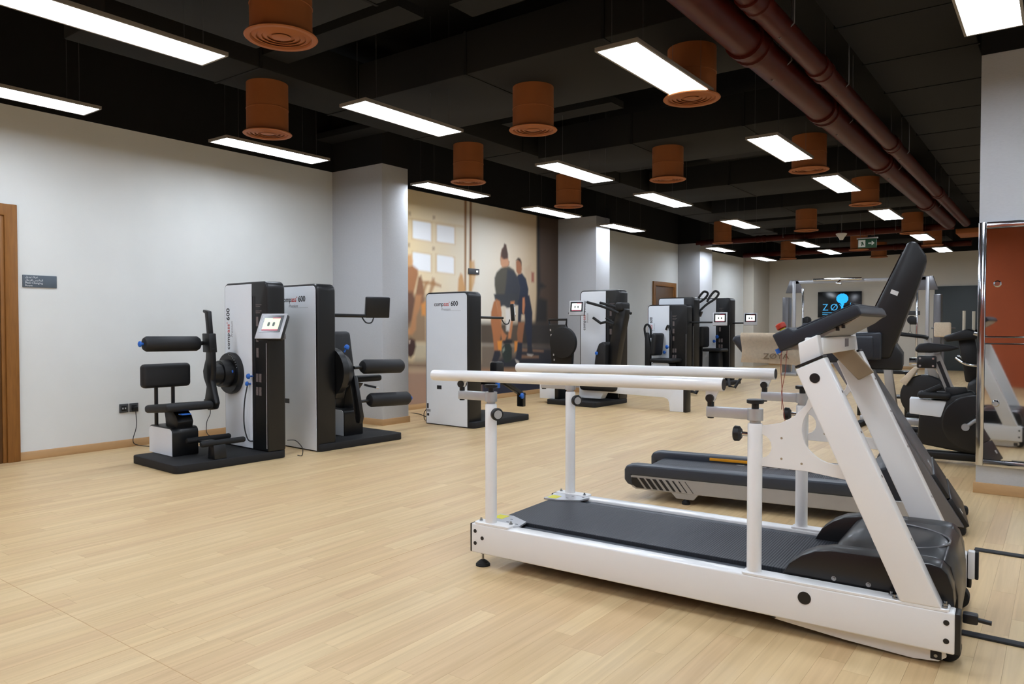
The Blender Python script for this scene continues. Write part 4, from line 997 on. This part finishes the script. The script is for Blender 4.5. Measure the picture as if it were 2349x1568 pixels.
MB().prism([(.02,.075),(.09,.075),(.07,.05),(.09,.05),(.125,.085),(.09,.12),(.07,.12),(.09,.095),(.02,.095)], 'y', -.0135, -.011).build('arrow', 'exit_white', eb)
for x in (-.12, .12): MB().cyl((x,0,.19),(x,0,ZC-2.62),.004,n=6).build('hanger_rod', 'grey_metal', ex)

# ================================================================ WALL THINGS
sg = thing('wall_sign', 'dark grey changing room sign with white lettering beside the left door', 'sign', (XW, 2.81, 1.53))
rbox('sign_plate', 'sign_grey', sg, 0, .012, -.138, .138, 0, .108, .003)
def wtext(b, s, dy, dz, al='LEFT'): text(b, s, 'sign_text', sg, face_mtx((.0126, dy, dz), (0,1,0), (0,0,1)), depth=.0004, align=al)
wtext('ﻞﻳﺪﺒﺗ ﺔﻓﺮﻏ', .024, -.12, .083); wtext('ﻝﺎﺟﺮﻠﻟ ﺲﺑﻼﻤﻟﺍ', .024, -.12, .056)
wtext('Male Changing', .024, -.12, .031); wtext('Room', .024, -.12, .008)
def socket(y, z, label, plug=False, x=XW):
    t = thing('wall_socket', label, 'socket', (x, y, z-.043), 0, 'wall sockets')
    rbox('face_plate', 'socket_grey', t, 0, .01, -.043, .043, 0, .086, .003)
    rbox('insert', 'black_plastic', t, .009, .012, -.026, .026, .017, .069, .002)
    for dy in (-.012, .012): rbox('switch', 'silver_bezel', t, .0115, .014, dy-.006, dy+.006, .035, .05, .001)
    if plug: MB().box(.01, .045, -.022, .022, .01, .05).bev(.006).build('plug', 'black_plastic', t)
socket(3.535, .383, 'dark grey wall socket with two switches, left one of the pair near the left door')
socket(3.632, .383, 'dark grey wall socket with a black plug, right of the pair by the left door', True)
socket(4.42, .36, 'dark grey wall socket behind the seat of the trunk machine', True)
socket(15.0, .62, 'small dark socket low on the wall before the far door')
socket(20.0, .62, 'small dark socket on the wall right of the far cluster')
cord('power_cord', 'black power cord hanging from the plug near the left door to the floor', smooth_path([(XW+.04,3.632,.36),(XW+.045,3.635,.2),(XW+.045,3.60,.06),(XW+.06,3.66,.008),(-7.0,3.75,.006),(-6.45,3.72,.006)]))
cord('power_cord', 'thin power cord from the socket behind the trunk machine seat', smooth_path([(XW+.04,4.42,.34),(XW+.05,4.42,.25),(XW+.045,4.38,.15),(XW+.05,4.40,.02),(-7.1,4.5,.006),(-6.5,4.3,.006)]))
th = thing('wall_controller', 'small dark thermostat panel mounted on the mural', 'thermostat', (XW+.006, 8.885, 1.977))
rbox('housing', 'socket_grey', th, 0, .018, -.127, .127, 0, .088, .004)
rbox('indicator', 'screen_white', th, .0175, .0195, .05, .09, .035, .06, .001)
ns = rbox('wall_plate', 'socket_grey', None, -.14, .14, -.012, 0, 0, .11, .003); ns.location = (-3.2, YF, 1.455); tag(ns, 'dark grey room sign on the far wall right of the television', 'sign')
# television on the far wall
tv = thing('television', 'wall mounted television showing a blue tree logo on the far wall', 'television', (-5.07, YF, 1.40))
tb = rbox('housing', 'tv_black', tv, -.58, .58, -.07, -.001, 0, .73, .008)
rbox('screen_glass', 'screen_bezel', tb, -.565, .565, -.073, -.069, .02, .715, .001)
def tvt(b, s, x, z, m, xs=1.0): text(b, s, m, tb, face_mtx((x, -.0735, z), (1,0,0), (0,0,1)), depth=.0004, xs=xs)
tvt('Z', .27, -.45, .20, 'tv_blue', .9); tvt('Ø', .27, -.24, .20, 'tv_blue', .95); tvt('Y', .25, .0, .20, 'tv_cyan', .9); tvt('Á', .24, .22, .20, 'tv_blue', .9)
for k in range(2): rbox('text_line', 'tv_blue', tb, -.45, .35 if k == 0 else .1, -.0745, -.073, .13-k*.05, .142-k*.05, 0)
MB().prism([(.045,.24),(.115,.24),(.10,.34),(.13,.42),(.03,.42),(.06,.34)], 'y', -.0752, -.073).build('tree_trunk', 'tv_cyan', tb)
for a in range(-75, 256, 30):
    cx, cz = .08+.10*math.cos(R(a)), .53+.085*math.sin(R(a))
    P = [(cx+.062*math.cos(R(q)), cz+.062*math.sin(R(q))) for q in range(0, 360, 40)]
    MB().prism(P, 'y', -.0756-.0001*(a%7), -.073).build('tree_leaf', 'tv_cyan', tb)
MB().prism([(.08+.10*math.cos(R(q)), .53+.10*math.sin(R(q))) for q in range(0,360,30)], 'y', -.0754, -.073).build('tree_crown', 'tv_cyan', tb)

# ================================================================ CABLE CROSSOVER MACHINE (far end)
cx = thing('cable_machine', 'silver cable crossover frame in front of the far wall', 'gym machine', (-3.75, 18.3, 0))
for s in (-1, 1):
    x = s*1.40
    MB().box(x-.035, x+.035, -.10, -.03, 0, 2.24).bev(.008).build('post', 'aluminium', cx)
    MB().box(x-s*.20-.02, x-s*.20+.02, -.09, -.04, .1, 2.05).bev(.006).build('guide_rail', 'chrome', cx)
    MB().box(x-.26 if s < 0 else x+.12, x-.12 if s < 0 else x+.26, -.12, .16, .0, 1.85).bev(.012).build('weight_shroud', 'grey_metal', cx)
    MB().box(x-.18, x+.18, -.5, .5, 0, .06).bev(.01).build('base_rail', 'aluminium', cx)
    MB().prism([(x-.20,1.95),(x+.20,1.95),(x+.10,2.25),(x-.10,2.25)], 'y', -.09, .0).bev(.008).build('head_plate', 'grey_metal', cx)
    MB().cyl((x-s*.30,-.09,1.30),(x-s*.30,-.03,1.30),.09,n=24).build('pulley', 'black_plastic', cx)
    MB().box(x-s*.27-.07, x-s*.27+.07, -.11, -.02, 1.2, 1.36).bev(.01).build('carriage', 'black_plastic', cx)
    MB().tube([(x-s*.33,-.06,1.24),(x-s*.33,-.06,1.08)], .006, 6).build('cable', 'chrome', cx)
    MB().tube([(x-s*.33-.05,-.06,.98),(x-s*.33,-.06,1.08),(x-s*.33+.05,-.06,.98)], .008, 6, True).build('hand_grip', 'black_plastic', cx)
MB().box(-1.40, 1.40, -.09, -.03, 2.16, 2.24).bev(.01).build('top_beam', 'aluminium', cx)
MB().cyl((-.95,-.14,2.24),(.1,-.14,2.24),.03,n=16).build('pull_up_bar', 'chrome', cx)
MB().tube([(-.35,-.14,2.22),(-.42,-.25,2.14),(-.30,-.3,2.12)], .02, 8).build('pull_up_grip', 'chrome', cx)
tw2 = MB().box(-.10,.10,-.03,.03,0,.20).bev(.02,3).build('towel', 'towel'); tw2.location = (-1.30, 11.5, 1.03); 
tag(tw2, 'small beige towel hanging on a stand below the dark sliding door', 'towel')
ts = thing('towel_stand', 'thin dark stand carrying the small beige towel', 'stand', (-1.30, 11.57, 0))
MB().cyl((0,0,.02),(0,0,1.16),.015,n=10).build('pole', 'grey_metal', ts); MB().cyl((0,0,0),(0,0,.02),.16,n=24).build('base', 'black_plastic', ts)
MB().cyl((-.14,0,1.15),(.14,0,1.15),.012,n=10).build('hook_bar', 'grey_metal', ts)

# ================================================================ MIRRORED COLUMN at the right
co = struct(rbox('wall_column', 'column_paper', None, -.485, .55, 6.22, 7.1, 0, ZT, .004), 'grey papered column with mirror panels at the right edge')
rbox('black_band', 'black_paint', co, -.487, .552, 6.218, 7.102, ZT, ZC, 0)
MB().box(-.50, .565, 6.205, 7.115, 0, .075).bev(.004).build('skirting', 'baseboard', co)
mf = thing('wall_mirror', 'tall steel framed mirror in two panels on the right column', 'mirror', (.03, 6.22, .20))
MX = .515
def fbar(x0, x1, z0, z1, d=.03): rbox('frame_bar', 'chrome', mf, x0, x1, -d, 0, z0, z1, .004)
fbar(-MX, -MX+.045, 0, 1.72); fbar(MX-.045, MX, 0, 1.72); fbar(-MX+.045, MX-.045, 1.675, 1.72); fbar(-MX+.045, MX-.045, 0, .045)
fbar(-MX+.045, MX-.045, .862, .87, .02); fbar(-MX+.045, MX-.045, .908, .916, .02)
rbox('back_board', 'black_plastic', mf, -MX+.02, MX-.02, -.006, 0, .02, 1.70, 0)
rbox('mirror_strip', 'mirror', mf, -MX+.045, MX-.045, -.011, -.004, .87, .908, 0)
def mirror_panel(z0, z1):
    # acrylic mirror sheets, very slightly bowed between the frame bars
    x0, x1, n = -MX+.047, MX-.047, 24
    P = [(x0 + (x1-x0)*i/n, -.013 - BOW*(1-(2*i/n-1)**2)) for i in range(n+1)] + [(x1, -.008), (x0, -.008)]
    return MB().prism(P, 'z', z0, z1).build('mirror_panel', 'mirror', mf, smooth=40)
BOW = .002
lo = mirror_panel(.047, .860); hi = mirror_panel(.918, 1.673)
for x in (-.40, .40):
    MB().rod((x,-.012,.445),(x,-.030,.445),[(0,.02),(.4,.024),(1,.016)],20).build('standoff', 'chrome', lo)
    MB().rod((x,-.012,1.285),(x,-.030,1.285),[(0,.02),(.4,.024),(1,.016)],20).build('standoff', 'chrome', hi)

# ================================================================ CARDIO MACHINES beside the column
# exercise bike
bk = thing('exercise_bike', 'black exercise bike with white frame band beside the mirrored column', 'exercise bike', (-.72, 7.42, 0), 6)
MB().box(-.60, -.52, -.26, .26, 0, .05).bev(.015, 3).build('rear_foot', 'rubber', bk)
MB().box(.38, .46, -.26, .26, 0, .06).bev(.015, 3).build('front_foot', 'rubber', bk)
MB().box(-.56, .42, -.05, .05, .03, .10).bev(.015).build('base_beam', 'black_frame', bk)
fw_ = MB().cyl((.13,-.085,.36),(.13,.085,.36),.26,n=48).bev(.03,4).build('drive_housing', 'black_gloss', bk)
MB().prism([(-.30,.16),(.10,.10),(.22,.55),(.10,.64),(-.28,.52)], 'y', -.08, .08).bev(.02,3).build('frame_cover', 'black_plastic', bk)
MB().prism([(-.36,.42),(-.12,.40),(-.08,.54),(-.36,.555)], 'y', -.088, .088).bev(.008,2).build('frame_band', 'white_panel', bk)
MB().prism([(.0,.55),(.22,.60),(.22,.63),(.0,.58)], 'y', -.06, .06).bev(.006).build('frame_band', 'white_panel', bk)
for s, a in ((-1, 40), (1, 220)):
    d = Vector((math.cos(R(a)), 0, math.sin(R(a))))
    c = Vector((.06, s*.10, .33))
    cr = MB().cyl(c-Vector((0,s*.02,0)), c+Vector((0,s*.02,0)), .03, n=18)
    cr.tube([c, c+d*.15], .016, 10); cr = cr.build('crank', 'aluminium', bk)
    e = c + d*.15
    MB().box(e.x-.045, e.x+.045, min(e.y+s*.01,e.y+s*.10), max(e.y+s*.01,e.y+s*.10), e.z-.014, e.z+.014).bev(.006).build('pedal', 'black_plastic', cr)
sp = MB().box(-.035, .035, -.022, .022, 0, .40, None).xf(Matrix.Translation((-.03,0,.56)) @ Matrix.Rotation(R(-20),4,'Y')).build('seat_post', 'silver_paint', bk)
MB().box(-.014, .014, -.0235, -.021, .05, .34).xf(Matrix.Translation((-.03,0,.56)) @ Matrix.Rotation(R(-20),4,'Y')).build('scale_strip', 'logo_black', sp)
rbox('post_clamp', 'black_plastic', bk, -.09, .07, -.05, .05, .53, .66, .01)
MB().prism([(-.33,.975),(-.30,1.03),(-.22,1.04),(-.05,1.02),(.02,1.0),(-.05,.975),(-.2,.955),(-.3,.955)], 'y', -.10, .10).bev(.02,3).build('saddle', 'black_vinyl', bk)
bx_ = MB().box(-.31,-.16,-.07,.07,.82,.925).bev(.012).build('console_box', 'black_plastic', bk)
for x in (-.285,-.185):
    for z in (.84,.905): bolt(bx_, (x,-.07,z), .006, .006, 'chrome', (0,-1,0))
MB().cyl((-.37,0,.87),(-.30,0,.87),.035,n=16).build('roller_end', 'chrome', bk)
MB().prism([(-.18,.82),(-.14,.82),(.05,.56),(.0,.56)], 'y', -.02, .02).bev(.005).build('strut', 'ivory', bk)
MB().tube([(-.25,-.10,.60),(-.12,-.10,.67)], .025, 10).build('side_grip', 'rubber', bk)
pad(bk, 'knee_cushion', -.30, -.05, -.14, .02, .56, .62, .028)
# elliptical trainer behind
el = thing('elliptical_trainer', 'dark elliptical trainer with silver arms behind the exercise bike', 'gym machine', (-.78, 9.0, 0), 4)
MB().box(-.65, .75, -.28, -.20, 0, .07).bev(.015).build('base_beam', 'black_frame', el)
MB().box(-.65, .75, .20, .28, 0, .07).bev(.015).build('base_beam', 'black_frame', el)
MB().box(-.62, -.54, -.30, .30, .01, .08).bev(.015).build('base_foot', 'black_frame', el)
MB().box(.66, .74, -.30, .30, .01, .08).bev(.015).build('base_foot', 'black_frame', el)
MB().prism([(-.05,.07),(.62,.07),(.66,.45),(.50,.72),(.25,.80),(.0,.60)], 'y', -.14, .14).bev(.04,3).build('drive_housing', 'black_plastic', el)
MB().prism([(-.02,.60),(.14,.62),(.06,1.06),(-.10,1.08)], 'y', -.07, .07).bev(.02).build('mast', 'black_frame', el)
MB().prism([(-.20,1.02),(.12,1.06),(.14,1.10),(.0,1.16),(-.22,1.08)], 'y', -.22, .22).bev(.02,3).build('console', 'black_plastic', el)
MB().prism([(-.17,1.055),(.0,1.115),(-.015,1.12),(-.18,1.062)], 'y', -.16, .16).build('console_face', 'silver_bezel', el)
for s in (-1, 1):
    MB().tube([(.05,s*.24,1.12),(.30,s*.25,1.04),(.50,s*.25,.98)], .032, 12).build('arm_tube', 'chrome', el)
    MB().tube(smooth_path([(-.10,s*.2,.86),(.0,s*.28,.80),(.2,s*.30,.79),(.42,s*.28,.82)]), .018, 10).build('handle_bar', 'chrome', el)
    MB().cyl((.0+s*.04,s*.16,1.10),(.0+s*.04,s*.16,1.34),.014,n=10).build('handle_post', 'ivory', el)
    MB().box(-.55,.05,s*.18-.07,s*.18+.07,.22,.27).bev(.02).build('foot_pedal', 'rubber', el)
    MB().tube([(-.3,s*.25,.25),(.1,s*.26,.45),(.45,s*.24,.55)], .02, 10).build('link_arm', 'grey_metal', el)
rbox('orange_decal', 'orange_strip', el, .12, .36, -.146, -.141, .70, .725, .001)
# second bike further back
b2 = thing('exercise_bike', 'grey exercise bike with a beige towel, half hidden behind the white treadmill uprights', 'exercise bike', (-1.45, 9.6, 0), 0)
MB().box(-.5, -.42, -.25, .25, 0, .06).bev(.015).build('rear_foot', 'rubber', b2)
MB().box(.42, .5, -.25, .25, 0, .06).bev(.015).build('front_foot', 'rubber', b2)
MB().box(-.48, .48, -.05, .05, .04, .12).bev(.015).build('base_beam', 'aluminium', b2)
MB().cyl((.2,-.06,.38),(.2,.06,.38),.25,n=40).bev(.02,3).build('drive_housing', 'black_plastic', b2)
MB().prism([(-.18,.10),(-.06,.10),(-.16,.80),(-.24,.80)], 'y', -.035,.035).bev(.01).build('seat_post', 'silver_paint', b2)
MB().prism([(-.40,.80),(-.36,.88),(-.1,.86),(-.04,.83),(-.1,.80)], 'y', -.11,.11).bev(.02,3).build('saddle', 'black_vinyl', b2)
MB().prism([(.25,.5),(.34,.5),(.26,1.05),(.18,1.05)], 'y', -.035,.035).bev(.01).build('handle_post', 'silver_paint', b2)
for s in (-1,1): MB().tube(smooth_path([(.22,0,1.04),(.18,s*.16,1.06),(.02,s*.22,1.08),(-.12,s*.22,1.1)]), .016, 8).build('handle_bar', 'rubber', b2)
MB().prism([(-.05,.55),(.10,.72),(.14,.70),(.02,.50)], 'y', -.12,.06).bev(.01).build('towel_fold', 'towel', b2)
# row of black weights with yellow labels by the far wall
for i, (x, y, nm) in enumerate(((-1.98, 10.7, 'left'), (-1.76, 10.75, 'right'))):
    dbl = thing('weight_bag', 'black weight bag with yellow label on the floor rack, the %s one of two' % nm, 'weight bag', (x, y, .60), 0, 'weight bags on the rack')
    MB().rod((-.10,0,.10),(.10,0,.10),[(0,.06),(.06,.095),(.94,.095),(1,.06)],24).build('bag_body', 'black_vinyl', dbl)
    MB().box(-.05,.05,-.101,-.085,.07,.13).bev(.002).build('bag_label', 'yellow_label', dbl)
    MB().tube(smooth_path([(-.06,0,.19),(-.04,0,.23),(.04,0,.23),(.06,0,.19)]), .012, 8).build('bag_handle', 'rubber', dbl)
rk = thing('weight_rack', 'low black rack carrying the weight bags', 'rack', (-1.87, 10.72, 0))
rbox('shelf', 'black_frame', rk, -.30, .30, -.14, .14, .565, .60, .006); rbox('shelf', 'black_frame', rk, -.30, .30, -.14, .14, .25, .28, .006)
for sx in (-.28, .28):
    for sy in (-.12, .12): rbox('leg', 'black_frame', rk, sx-.018, sx+.018, sy-.018, sy+.018, 0, .57, .004)
for x in (-.15, .1):
    pass
